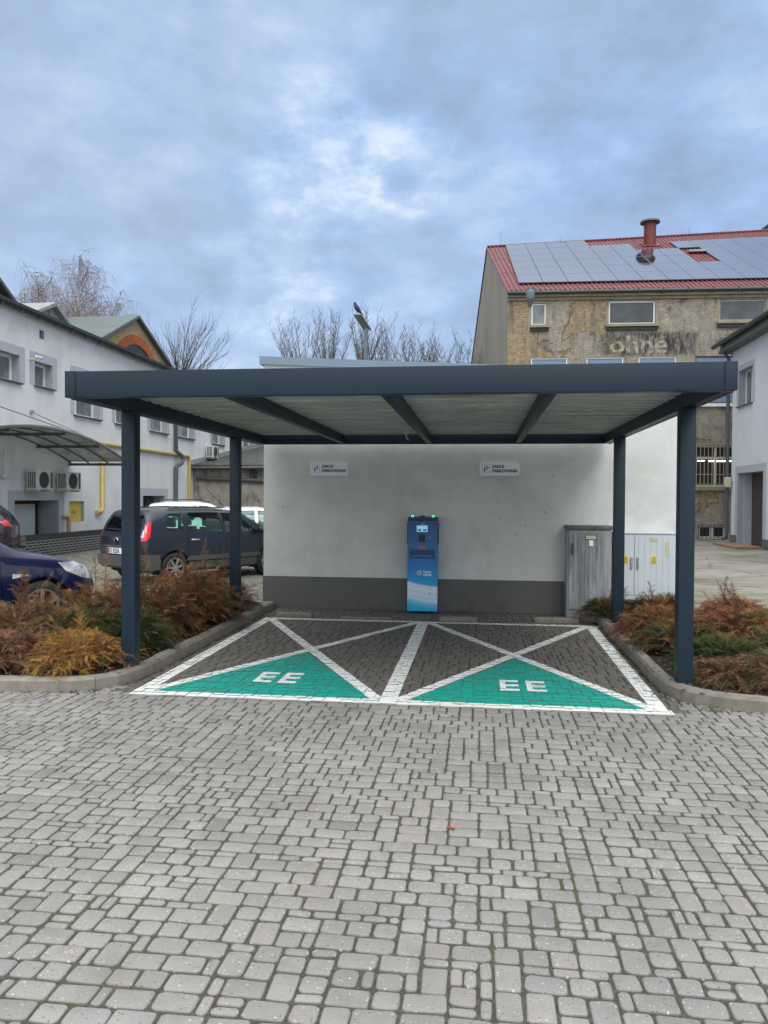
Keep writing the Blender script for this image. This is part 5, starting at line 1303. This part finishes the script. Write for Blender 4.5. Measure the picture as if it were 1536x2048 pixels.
FUS = dict(L=4.02, W=1.72, H=1.53, r=.31, axles=(.72, 3.21), spokes=7,
    top=[(0, .9), (.03, 1.02), (.09, 1.2), (.17, 1.38), (.24, 1.46), (.4, 1.5), (.9, 1.53), (1.5, 1.53), (2.2, 1.50), (2.6, 1.42), (2.95, 1.22), (3.22, 1.05), (3.5, .99), (3.8, .88), (3.94, .76), (4.02, .62)],
    bot=[(0, .42), (.06, .3), (.3, .25), (3.6, .22), (3.9, .24), (4.02, .4)], belt=[(0, .98), (.3, 1.0), (4, .93)],
    wid=[(0, .72), (.04, .79), (.12, .83), (.4, .85), (2, .86), (3.3, .85), (3.7, .80), (3.9, .7), (4.02, .52)],
    side=[[(.56, 1.06), (.98, 1.04), (.98, 1.39), (.66, 1.39), (.56, 1.33)], [(1.08, 1.03), (1.96, 1.01), (1.9, 1.42), (1.14, 1.42), (1.08, 1.36)], [(2.03, 1.01), (2.86, 1.0), (2.7, 1.13), (2.42, 1.34), (2.3, 1.395), (1.98, 1.415)]],
    ends=[([(.035, -.64), (.035, .64), (.2, .57), (.2, -.57)], 1.04, 1.5), ([(2.68, -.55), (3.12, -.66), (3.12, .66), (2.68, .55)], 1.0, 1.5)],
    seams=[(1.03, 1.03, .62, 1.02), (1.98, 2.02, .32, 1.0), (2.98, 2.96, .34, .97)],
    patches=[('tail_light', [[(-.72 * 1.3, .88), (-.62, .88), (-.68, 1.15), (-.585, 1.44), (-1, 1.44)], [(.72 * 1.3, .88), (.62, .88), (.68, 1.15), (.585, 1.44), (1, 1.44)]], 'X', -.1, .0, None, .012)],
    handles=((1.12, .87), (2.2, .87)), handlemat=M['rim'], mirror=(2.92, 1.03), seat=(1.95, 1.0), dash=.98)
# tail lights are cut in side view so that they wrap round the corner
FUS['patches'] = [
    ('tail_light', [[(-.1, .88), (.09, .88), (.16, .97), (.22, 1.2), (.31, 1.46), (.22, 1.48), (.1, 1.25), (-.1, 1.2)]], 'Y', -1.1, -.735, M['red_lamp'], .01, -.02),
    ('tail_light', [[(-.1, .88), (.09, .88), (.16, .97), (.22, 1.2), (.31, 1.46), (.22, 1.48), (.1, 1.25), (-.1, 1.2)]], 'Y', .735, 1.1, M['red_lamp'], .01, -.02),
    ('reversing_light', [[(-.1, .95), (.05, .95), (.07, 1.1), (-.1, 1.1)]], 'Y', -.84, -.72, M['clear_lamp'], .013, -.02),
    ('side_moulding', [[(.98, .45), (2.93, .45), (2.93, .54), (1.06, .54)], [(.02, .52), (.34, .52), (.38, .6), (.02, .6)]], 'Y', -1.1, 1.1, M['trim_grey'], .014, .0),
    ('sill_cladding', [[(1.0, .2), (2.9, .2), (2.88, .42), (1.05, .42)]], 'Y', -1.1, 1.1, M['trim_grey'], .008, -.01),
    ('rear_bumper', [[(-.2, .3), (.36, .3), (.36, .52), (.05, .57), (-.2, .57)]], 'Y', -1.1, 1.1, M['trim_grey'], .045, -.01),
    ('high_brake_light', [[(.15, 1.4), (.26, 1.4), (.26, 1.47), (.15, 1.47)]], 'Y', -.25, .25, M['red_lamp'], .012, -.01),
    ('front_bumper', [[(3.6, .2), (4.2, .2), (4.2, .55), (3.66, .5)]], 'Y', -1.1, 1.1, M['trim_grey'], .01, -.01),
    ('headlight', [[(3.72, .66), (3.99, .66), (3.86, .86), (3.6, .84)]], 'Y', -1.1, -.45, M['clear_lamp'], .008, -.01)]
fu_ = car(FUS, 'parked_car', 'dark navy compact minivan with tall red tail light, seen from its rear right', (-7.16, 14.64, 0), R(57.6), M['navy'], group='cars parked in the rear yard')
plate(fu_, -.03, .12, .6, 'FG 9320A')
MB().box((-.045, -.42, .725), (-.0, .5, .755)).build('tailgate_trim', M['trim_grey'], fu_, bevel=.008)
bdg = MB(); bdg.tube([(-.012, .12 + .06 * math.cos(t), .87 + .045 * math.sin(t)) for t in np.linspace(-.3, 3.5, 14)], .012, 6).build('tailgate_badge', M['rim'], fu_, True)
MB().box((-.014, .075, .79), (-.0, .165, .875)).build('badge_handle', M['dark'], fu_, bevel=.01)
MB().tube([(.03, .0, 1.07), (.03, .25, 1.085), (.04, .5, 1.09)], .013, 6).build('rear_wiper', M['dark'], fu_, True)
MB().tube([(.95, .25, 1.53), (1.3, .25, 1.53)], .012, 5).build('aerial_base', M['dark'], fu_)
MB().tube([(2.45, -.3, 1.46), (1.9, -.3, 1.93)], .006, 5).build('aerial', M['dark'], fu_)
for s in (-1, 1): MB().tube([(.7, s * .63, 1.515), (1.5, s * .635, 1.535), (2.1, s * .62, 1.51)], .014, 5).build('roof_moulding', M['dark'], fu_)

HAT = dict(L=4.0, W=1.72, H=1.5, r=.31, axles=(.72, 3.2), spokes=5,
    top=[(0, .8), (.05, .98), (.2, 1.2), (.4, 1.42), (.9, 1.49), (1.8, 1.5), (2.2, 1.44), (2.6, 1.22), (2.92, 1.03), (3.2, .98), (3.55, .9), (3.8, .79), (3.92, .67), (4.0, .54)],
    bot=[(0, .42), (.1, .28), (3.6, .22), (3.9, .24), (4.0, .36)], belt=[(0, .95), (2.9, .93), (4, .82)],
    wid=[(0, .7), (.08, .8), (.4, .85), (3.2, .86), (3.6, .83), (3.82, .74), (3.94, .6), (4.0, .42)],
    side=[[(.5, .99), (.95, .98), (.95, 1.36), (.66, 1.36)], [(1.02, .98), (1.78, .97), (1.75, 1.4), (1.02, 1.38)], [(1.86, .97), (2.62, .96), (2.3, 1.27), (2.1, 1.38), (1.83, 1.4)]],
    ends=[([(.07, -.58), (.07, .58), (.36, .52), (.36, -.52)], 1.0, 1.46), ([(2.34, -.56), (2.82, -.68), (2.82, .68), (2.34, .56)], .98, 1.5)],
    seams=[(1.8, 1.84, .3, .95), (2.72, 2.68, .3, .93), (3.36, 3.52, .55, .78)],
    patches=[('headlight', [[(3.4, .86), (3.5, .74), (3.72, .64), (3.95, .58), (3.97, .64), (3.86, .765), (3.62, .86)]], 'Y', -1.1, -.42, M['clear_lamp'], .012, -.01),
             ('headlight', [[(3.4, .86), (3.5, .74), (3.72, .64), (3.95, .58), (3.97, .64), (3.86, .765), (3.62, .86)]], 'Y', .42, 1.1, M['clear_lamp'], .012, -.01),
             ('side_indicator', [[(2.83, .67), (2.95, .695), (3.03, .705), (3.03, .715), (2.83, .735)]], 'Y', -1.1, 1.1, M['clear_lamp'], .008, -.005),
             ('tail_light', [[(.0, .75), (.2, .8), (.3, 1.0), (.05, 1.0)]], 'Y', -1.1, -.6, M['red_lamp'], .01, -.01),
             ('bonnet_edge', [[(2.74, 1.0), (3.0, .965), (3.0, .98), (2.74, 1.02)]], 'Y', -.7, .7, M['dark'], .006, -.01)],
    handles=((1.1, .8), (1.95, .8)), mirror=(2.55, 1.0), seat=(1.75, .95), dash=.92, mirrorpaint=True)
car(HAT, 'parked_car', 'deep blue hatchback with clear headlight nosing in behind the left bushes', (-8.58, 7.83, 0), R(46), M['navy2'], group='cars parked in the rear yard')
SUV = dict(L=4.45, W=1.84, H=1.68, r=.36, axles=(.85, 3.5), spokes=5,
    top=[(0, .95), (.05, 1.1), (.25, 1.35), (.5, 1.58), (1, 1.66), (2, 1.68), (2.5, 1.6), (3.2, 1.15), (3.9, 1.02), (4.35, .85), (4.45, .65)],
    bot=[(0, .5), (.1, .4), (4.0, .3), (4.45, .45)], belt=[(0, 1.12), (4.4, 1.0)],
    wid=[(0, .74), (.1, .86), (.4, .91), (3.8, .91), (4.2, .8), (4.45, .6)],
    side=[[(.55, 1.2), (.95, 1.15), (1.0, 1.5), (.8, 1.5)], [(1.06, 1.14), (1.95, 1.12), (1.95, 1.56), (1.1, 1.55)], [(2.03, 1.12), (2.95, 1.1), (2.5, 1.48), (2.02, 1.56)]],
    ends=[([(.1, -.6), (.1, .6), (.42, .55), (.42, -.55)], 1.16, 1.62), ([(2.62, -.6), (3.12, -.7), (3.12, .7), (2.62, .6)], 1.14, 1.7)],
    seams=[(1.02, 1.02, .55, 1.1), (1.98, 2.0, .4, 1.1)],
    patches=[('tail_light', [[(-.1, 1.0), (.12, 1.02), (.24, 1.12), (.1, 1.17), (-.1, 1.15)]], 'Y', .7, 1.1, M['red_lamp'], .012, -.01), ('tail_light', [[(-.1, 1.0), (.12, 1.02), (.24, 1.12), (.1, 1.17), (-.1, 1.15)]], 'Y', -1.1, -.7, M['red_lamp'], .012, -.01),
             ('rear_bumper', [[(-.2, .35), (.45, .35), (.45, .5), (-.2, .55)]], 'Y', -1.1, 1.1, M['dark'], .02, -.01)],
    handles=((1.1, .98), (2.1, .98)), mirror=(2.95, 1.15), seat=(2.0, 1.1), dash=1.05)
car(SUV, 'parked_car', 'dark aubergine estate car cut by the left edge, its red tail light showing', (-11.55, 18.0, 0), R(205), M['maroon'], group='cars parked in the rear yard')
import copy
WA = copy.deepcopy({k: v for k, v in HAT.items() if k != 'patches'}); WA['H'] = 1.62; WA['top'] = [(x, z * 1.08 if z > .95 else z) for x, z in WA['top']]; WA['side'] = [[(x, z * 1.06) for x, z in p] for p in WA['side']]; WA['patches'] = [HAT['patches'][3]]
wa = car(WA, 'parked_car', 'white estate car with roof rails, mostly hidden behind the navy minivan', (-10.5, 22.6, 0), R(24), M['white_car'], group='cars parked in the rear yard')
for s in (-1, 1): MB().tube([(.6, s * .6, 1.56), (.7, s * .6, 1.65), (1.9, s * .6, 1.665), (2.05, s * .6, 1.58)], .016, 6).build('roof_rail', M['dark'], wa, True)
WB = copy.deepcopy({k: v for k, v in HAT.items() if k != 'patches'}); WB['patches'] = [HAT['patches'][3], HAT['patches'][0]]
car(WB, 'parked_car', 'white hatchback half hidden by the edge of the white building', (-7.75, 19.9, 0), R(14), M['white_car'], group='cars parked in the rear yard')

# ------------------------------------------------------------------ juniper shrubs
def frond_template(seed):
    rs = random.Random(seed); v = []; f = []; cz = rs.uniform(.1, .45); cy_ = rs.uniform(-.3, .3)
    k = 6
    for i in range(k):
        t0, t1 = i / k, (i + 1) / k; w0 = .012 * (1 - t0) + .003; w1 = .012 * (1 - t1) + .002
        z0 = -cz * t0 ** 2; z1 = -cz * t1 ** 2; b = len(v); y0_ = cy_ * t0 ** 2; y1_ = cy_ * t1 ** 2
        v += [(t0, y0_ - w0, z0), (t0, y0_ + w0, z0), (t1, y1_ + w1, z1), (t1, y1_ - w1, z1)]; f.append((b, b + 1, b + 2, b + 3))
        for s in (-1, 1):
            L = (.3 * (1 - t0) + .1) * rs.uniform(.7, 1.2); a = rs.uniform(.45, .8); zz_ = rs.uniform(-.1, .12); b = len(v)
            x0 = t0 + rs.uniform(0, .06); v += [(x0, y0_, z0), (x0 + .05, y0_, z0), (x0 + L * math.cos(a), y0_ + s * L * math.sin(a), z0 + zz_ * L * 2)]; f.append((b, b + 1, b + 2))
            b = len(v); m0 = (x0 + L * .5 * math.cos(a), y0_ + s * L * .5 * math.sin(a), z0 + zz_ * L); L2 = L * .5; a2 = a * .2
            v += [m0, (m0[0] + .03, m0[1], m0[2]), (m0[0] + L2 * math.cos(a2), m0[1] + s * L2 * math.sin(a2), m0[2] + rs.uniform(-.03, .05))]; f.append((b, b + 1, b + 2))
    return np.array(v), f
FT = [frond_template(k) for k in range(8)]
PAL = {'rust': [(.36, .15, .055), (.28, .12, .05), (.44, .21, .09), (.19, .09, .05), (.14, .085, .04)], 'green': [(.035, .075, .02), (.05, .09, .025), (.03, .055, .02), (.09, .1, .03)],
       'olive': [(.12, .095, .035), (.09, .085, .03), (.16, .11, .045), (.06, .065, .025)], 'gold': [(.42, .21, .045), (.5, .27, .06), (.32, .18, .05), (.2, .15, .05)], 'brown': [(.18, .095, .06), (.24, .125, .075), (.12, .07, .05), (.28, .16, .1)]}
def shrub(x, y, r, h, mix, label, nb=90, seed=0, spikes=3, lean=(0, 0), leafsize=.105):
    rs = random.Random(seed * 13 + 5)
    t_ = thing('juniper_bush', label, 'bush', (x, y, .08), group='junipers in the planting beds')
    stems = MB(); VV = []; FF = []; CC = []; off = 0
    for b in range(nb + spikes):
        az = rs.uniform(0, 2 * math.pi); spike = b >= nb
        el = rs.uniform(.9, 1.35) if spike else math.asin(rs.uniform(0.02, .95) ** .9)
        rad = r * rs.uniform(.75, 1.12); hh = h * (rs.uniform(1.25, 1.6) if spike else rs.uniform(.8, 1.08))
        nspl = rs.uniform(-.25, .25)
        tip = Vector((math.cos(az) * math.cos(el) * rad + lean[0] * math.sin(el), math.sin(az) * math.cos(el) * rad + lean[1] * math.sin(el), max(.02, math.sin(el) * hh)))
        p0 = Vector((math.cos(az) * .08 * r, math.sin(az) * .08 * r, 0)); mid = (p0 + tip) * .5 + Vector((0, 0, .12 * r * (.3 if spike else 1) + .05)); sideb = Vector((-math.sin(az), math.cos(az), 0)) * rs.uniform(-.12, .12)
        mid += sideb
        cw_ = rs.uniform(-.05, .05) * (0 if spike else 1); dr_ = rs.uniform(.0, .16) * r * (0 if spike else 1); ph = rs.uniform(0, 6)
        def P(t): return p0 * (1 - t) ** 2 + mid * 2 * t * (1 - t) + tip * t * t + Vector((math.sin(t * 7 + ph) * cw_, math.cos(t * 6 + ph) * cw_, -dr_ * max(0, t - .6) ** 2 * 6))
        pts = [P(k / 7) for k in range(8)]; L = sum((pts[i + 1] - pts[i]).length for i in range(7))
        stems.tube(pts, [.009 * (1 - k / 9) for k in range(8)], 3, False)
        key = rs.choices(list(mix.keys()), list(mix.values()))[0]
        z_rel = tip.z / max(h, .01)
        if 'green' in mix and z_rel < .35 and rs.random() < .4: key = 'green'
        pal = PAL[key]; nf = int(14 + L * 44)
        for q in range(nf):
            t = .22 + .8 * (q + rs.random()) / nf; t = min(t, 1.0); p = P(t); d = (P(min(t + .03, 1.03)) - P(t - .03)).normalized()
            s = Vector((0, 0, 1)).cross(d); s = s.normalized() if s.length > .05 else Vector((1, 0, 0)); up = d.cross(s)
            sd = 1 if q % 2 else -1; ang = rs.uniform(.25, 1.25) * sd; tilt = rs.uniform(-.6, .9)
            dirv = (d * math.cos(ang) + s * math.sin(ang) + up * tilt * .6 + Vector((0, 0, rs.uniform(-.15, .3)))).normalized()
            if t > .97: dirv = d
            yv = up.cross(dirv).normalized(); yv = (yv + up * rs.uniform(-.7, .7)).normalized(); zv = dirv.cross(yv).normalized()
            ls = leafsize * rs.uniform(.65, 1.35) * (1.15 - .45 * t)
            tv, tf = FT[rs.randrange(8)]
            Mx = np.array([dirv, yv, zv]); v = tv * ls @ Mx + np.array(p)
            VV.append(v); FF += [tuple(i + off for i in f_) for f_ in tf]; off += len(tv)
            c = rs.choice(pal); g = rs.uniform(.7, 1.25); CC.append(np.tile([c[0] * g, c[1] * g, c[2] * g, 1], (len(tv), 1)))
    V = np.concatenate(VV) + np.array([x, y, .08]); V[:, 2] = np.maximum(V[:, 2], .075)
    me = bpy.data.meshes.new('foliage'); me.from_pydata(V.tolist(), [], FF)
    a = me.color_attributes.new('col', 'FLOAT_COLOR', 'POINT'); a.data.foreach_set('color', np.concatenate(CC).reshape(-1))
    link('foliage', me, M['needles'], t_)
    stems.v = [(p[0] + x, p[1] + y, p[2] + .08) for p in stems.v]; textbuild(stems, 'stem', M['bark_lt'], t_)
SH = [
 (-3.85, 7.0, .48, .36, dict(gold=5, rust=1, olive=1), 'golden yellow low juniper right beside the front left post', 70, 2),
 (-4.55, 6.95, .55, .36, dict(brown=5, olive=1, rust=1), 'low dull brown juniper at the kerb left of the golden one', 80, 1),
 (-5.35, 7.0, .6, .4, dict(brown=4, rust=2, olive=1), 'brown juniper at the far left end of the front kerb', 80, 1),
 (-4.25, 7.75, .6, .5, dict(green=4, olive=3, rust=1), 'green and olive juniper just behind the golden juniper', 90, 1),
 (-5.0, 7.9, .7, .52, dict(rust=4, brown=2, olive=2), 'rust and brown juniper in front of the deep blue hatchback', 100, 6),
 (-5.85, 7.9, .65, .5, dict(rust=3, olive=3, green=1), 'rust and olive juniper at the left frame edge below the hatchback door', 90, 4),
 (-3.95, 8.7, .62, .72, dict(rust=5, olive=2, brown=1), 'tall rust coloured juniper behind the front left post', 100, 4),
 (-3.75, 9.75, .62, .74, dict(rust=5, brown=2, olive=1), 'tall rust juniper between the two left posts, sweeping over the kerb', 110, 3),
 (-3.72, 7.9, .42, .45, dict(green=5, olive=2), 'dark green juniper at the kerb right of the front left post', 70, 0),
 (-3.75, 10.9, .52, .52, dict(rust=3, green=2, olive=2), 'rust and green juniper beside the rear left post', 80, 2),
 (-4.65, 8.9, .55, .62, dict(rust=3, olive=3), 'olive brown juniper between the hatchback and the minivan', 80, 2),
 (2.25, 9.7, .6, .36, dict(rust=5, brown=1, olive=1), 'rust juniper spreading over the right kerb before the rear post', 100, 1),
 (2.2, 8.7, .55, .32, dict(rust=3, green=3, olive=2), 'low rust and green juniper left of the front right post', 90, 0),
 (2.45, 10.9, .55, .38, dict(olive=3, rust=3, green=1), 'olive juniper with upright shoots in front of the light grey cabinet', 80, 4),
 (1.85, 11.15, .42, .28, dict(green=3, brown=2, rust=1), 'dark straggly juniper at the foot of the weathered cabinet', 60, 3),
 (2.4, 7.95, .5, .3, dict(green=5, olive=2), 'bright green juniper right behind the front right post', 80, 0),
 (3.15, 9.3, .7, .42, dict(rust=5, olive=1, brown=1), 'bushy rust juniper right of the front right post', 110, 2),
 (3.9, 8.7, .7, .36, dict(rust=4, olive=3), 'rust and olive juniper at the right edge by the concrete yard', 100, 2),
 (2.75, 7.3, .5, .27, dict(brown=4, green=1, olive=1), 'low pinkish brown juniper at the front right kerb', 80, 0),
 (3.45, 7.55, .6, .33, dict(brown=4, olive=2, green=2), 'brown and olive juniper at the lower right frame edge', 90, 1),
 (3.2, 8.3, .55, .36, dict(olive=4, green=3, brown=1), 'olive green juniper in the middle of the right bed', 90, 0),
 (4.2, 7.5, .6, .32, dict(rust=2, olive=3, green=2), 'olive juniper outside the brown ones at the right corner', 70, 0),
 (3.3, 10.5, .55, .4, dict(rust=4, brown=2), 'rust juniper in front of the concrete yard beside the light cabinet', 80, 4),
 (2.25, 7.35, .34, .2, dict(brown=4, olive=2, green=1), 'tiny brown juniper at the foot of the front right post', 50, 0),
 (4.6, 9.7, .6, .35, dict(rust=4, olive=2), 'reddish juniper at the far right end of the bed', 70, 1)]
for k, (x, y, r, h, mx_, lab, nb, spk) in enumerate(SH): shrub(x, y, r * 1.14, h * 1.12, mx_, lab, int(nb * 2.0), k, spk)

# ------------------------------------------------------------------ bare trees
def bare_tree(name, x, y, kind, ztop, label, seed, group, spread=1.):
    rs = random.Random(seed); t_ = thing(name, label, 'tree', (x, y, 0), group=group)
    tr = MB(); br = MB(); tw = MB()
    def branch(p, d, L, r, depth, droop=0., wob=.12):
        k = max(4, int(L / .35)); pts = [p]; dd = d.copy(); 
        for i in range(k):
            dd = (dd + Vector((rs.gauss(0, wob), rs.gauss(0, wob), rs.gauss(0, wob * .6) - droop * (i / k))) ).normalized()
            pts.append(pts[-1] + dd * L / k)
        (br if r > .018 else tw).tube(pts, [max(r * (1 - .85 * i / k), .0045) for i in range(k + 1)], 5 if r > .02 else 3, False)
        return pts
    if kind == 'whip':
        th = ztop - rs.uniform(4.6, 5.2); tr.tube([(x, y, 0), (x + .05, y, th * .5), (x, y, th)], [.2, .17, .14], 10)
        for i in range(24):
            a = rs.uniform(0, 6.28); tl = rs.uniform(.03, .5) * spread; L = (ztop - th) * rs.uniform(.72, 1.03); z0 = rs.uniform(-.6, .1)
            P = branch(Vector((x, y, th + z0)), Vector((math.cos(a) * tl, math.sin(a) * tl, 1)).normalized(), L, .03, 0, 0, .05)
            for q in range(3, len(P)):
                for _ in range(rs.choice((1, 2, 2, 3))):
                    b = rs.uniform(0, 6.28); P2 = branch(P[q], Vector((math.cos(b) * .65, math.sin(b) * .65, 1)).normalized(), rs.uniform(.35, 1.0) * (1.2 - q / len(P) * .5), .011, 1, -.1, .08)
                    if rs.random() < .55 and len(P2) > 2: branch(P2[2], Vector((rs.gauss(0, .6), rs.gauss(0, .6), 1)).normalized(), rs.uniform(.2, .4), .007, 2, 0, .08)
    elif kind == 'birch':
        tr.tube([(x, y, 0), (x + .1, y, ztop * .4), (x - .05, y, ztop * .75), (x + .05, y, ztop * .97)], [.24, .17, .07, .015], 8)
        for i in range(44):
            z = ztop * (.42 + .56 * i / 44); a = rs.uniform(0, 6.28); L = (ztop - z) * .42 + rs.uniform(.4, 1.5)
            P = branch(Vector((x, y, z)), Vector((math.cos(a) * .75 * spread, math.sin(a) * .75 * spread, 1)).normalized(), L, .022 + .025 * (1 - i / 44), 0, .12, .1)
            for q in range(2, len(P)):
                for _ in range(3):
                    b = rs.uniform(0, 6.28); p2 = branch(P[q], Vector((math.cos(b), math.sin(b), rs.uniform(-.1, .6))).normalized(), rs.uniform(.4, .9), .012, 1, .5, .1)
                    e = p2[-1]
                    for _ in range(3):
                        branch(e if rs.random() < .5 else p2[len(p2) // 2], Vector((rs.gauss(0, .25), rs.gauss(0, .25), -.6)).normalized(), rs.uniform(.5, 1.5), .0065, 2, .35, .06)
    else:   # fan shaped crown
        th = ztop - 5.2; tr.tube([(x, y, 0), (x, y, th)], [.22, .13], 8)
        for i in range(46):
            a = rs.uniform(0, 6.28); tl = rs.uniform(.1, 1.35) * spread; L = rs.uniform(3.2, 5.6)
            P = branch(Vector((x, y, th + rs.uniform(-.8, .3))), Vector((math.cos(a) * tl, math.sin(a) * tl, 1)).normalized(), L, .028, 0, 0, .06)
            for q in range(2, len(P)):
                for _ in range(rs.choice((1, 2))):
                    b = rs.uniform(0, 6.28); d = (P[q] - P[q - 1]).normalized() + Vector((math.cos(b), math.sin(b), .4)) * .45
                    P2 = branch(P[q], d.normalized(), rs.uniform(.5, 1.3), .012, 1, 0, .08)
    textbuild(tr, 'trunk', M['birch'] if kind == 'birch' else M['bark'], t_)
    textbuild(br, 'branch', M['birch_twig'] if kind == 'birch' else M['bark'], t_)
    textbuild(tw, 'twig', M['birch_twig'] if kind == 'birch' else M['bark_lt'], t_)
pos = ['leftmost bare tree above the white roof edge, first in the row', 'second bare tree from the left above the white roof edge', 'tallest bare tree of the row, just left of the street lamp', 'bare tree just right of the street lamp', 'bare slender tree halfway between the lamp and the factory', 'second bare tree from the factory gable', 'bare small tree right beside the factory gable']
for i, (X_, zt) in enumerate(((-10.9, 12.8), (-9.2, 13.1), (-7.2, 13.5), (-5.75, 12.6), (-3.95, 12.0), (-2.65, 11.9), (-.95, 11.6))):
    bare_tree('bare_tree', X_, 46 + (i % 3) * .5, 'whip', zt, pos[i], 20 + i, 'row of bare trees behind the white building')
bare_tree('birch_tree', -24, 39.6, 'birch', 13.6, 'leafless weeping birch at the far left above the pale building', 3, 'birches behind the long building')
bare_tree('birch_tree', -24, 43.8, 'birch', 15.9, 'tallest leafless weeping birch with dense drooping twigs', 4, 'birches behind the long building')
bare_tree('birch_tree', -24.5, 49.0, 'birch', 14.4, 'smaller leafless birch just left of the brick gable peak', 5, 'birches behind the long building')
bare_tree('birch_tree', -27.5, 50.0, 'birch', 15.0, 'faint leafless birch between the two larger birches', 6, 'birches behind the long building')
bare_tree('bare_tree', -20, 49.5, 'fan', 14.4, 'bare tree with fanned upward branches right of the brick gable', 9, 'lone trees', 1.0)
for o in bpy.data.objects:
    for k in ('_w',):
        if k in o: del o[k]
print('OBJECTS', len(bpy.data.objects), 'FACES', sum(len(m.polygons) for m in bpy.data.meshes))
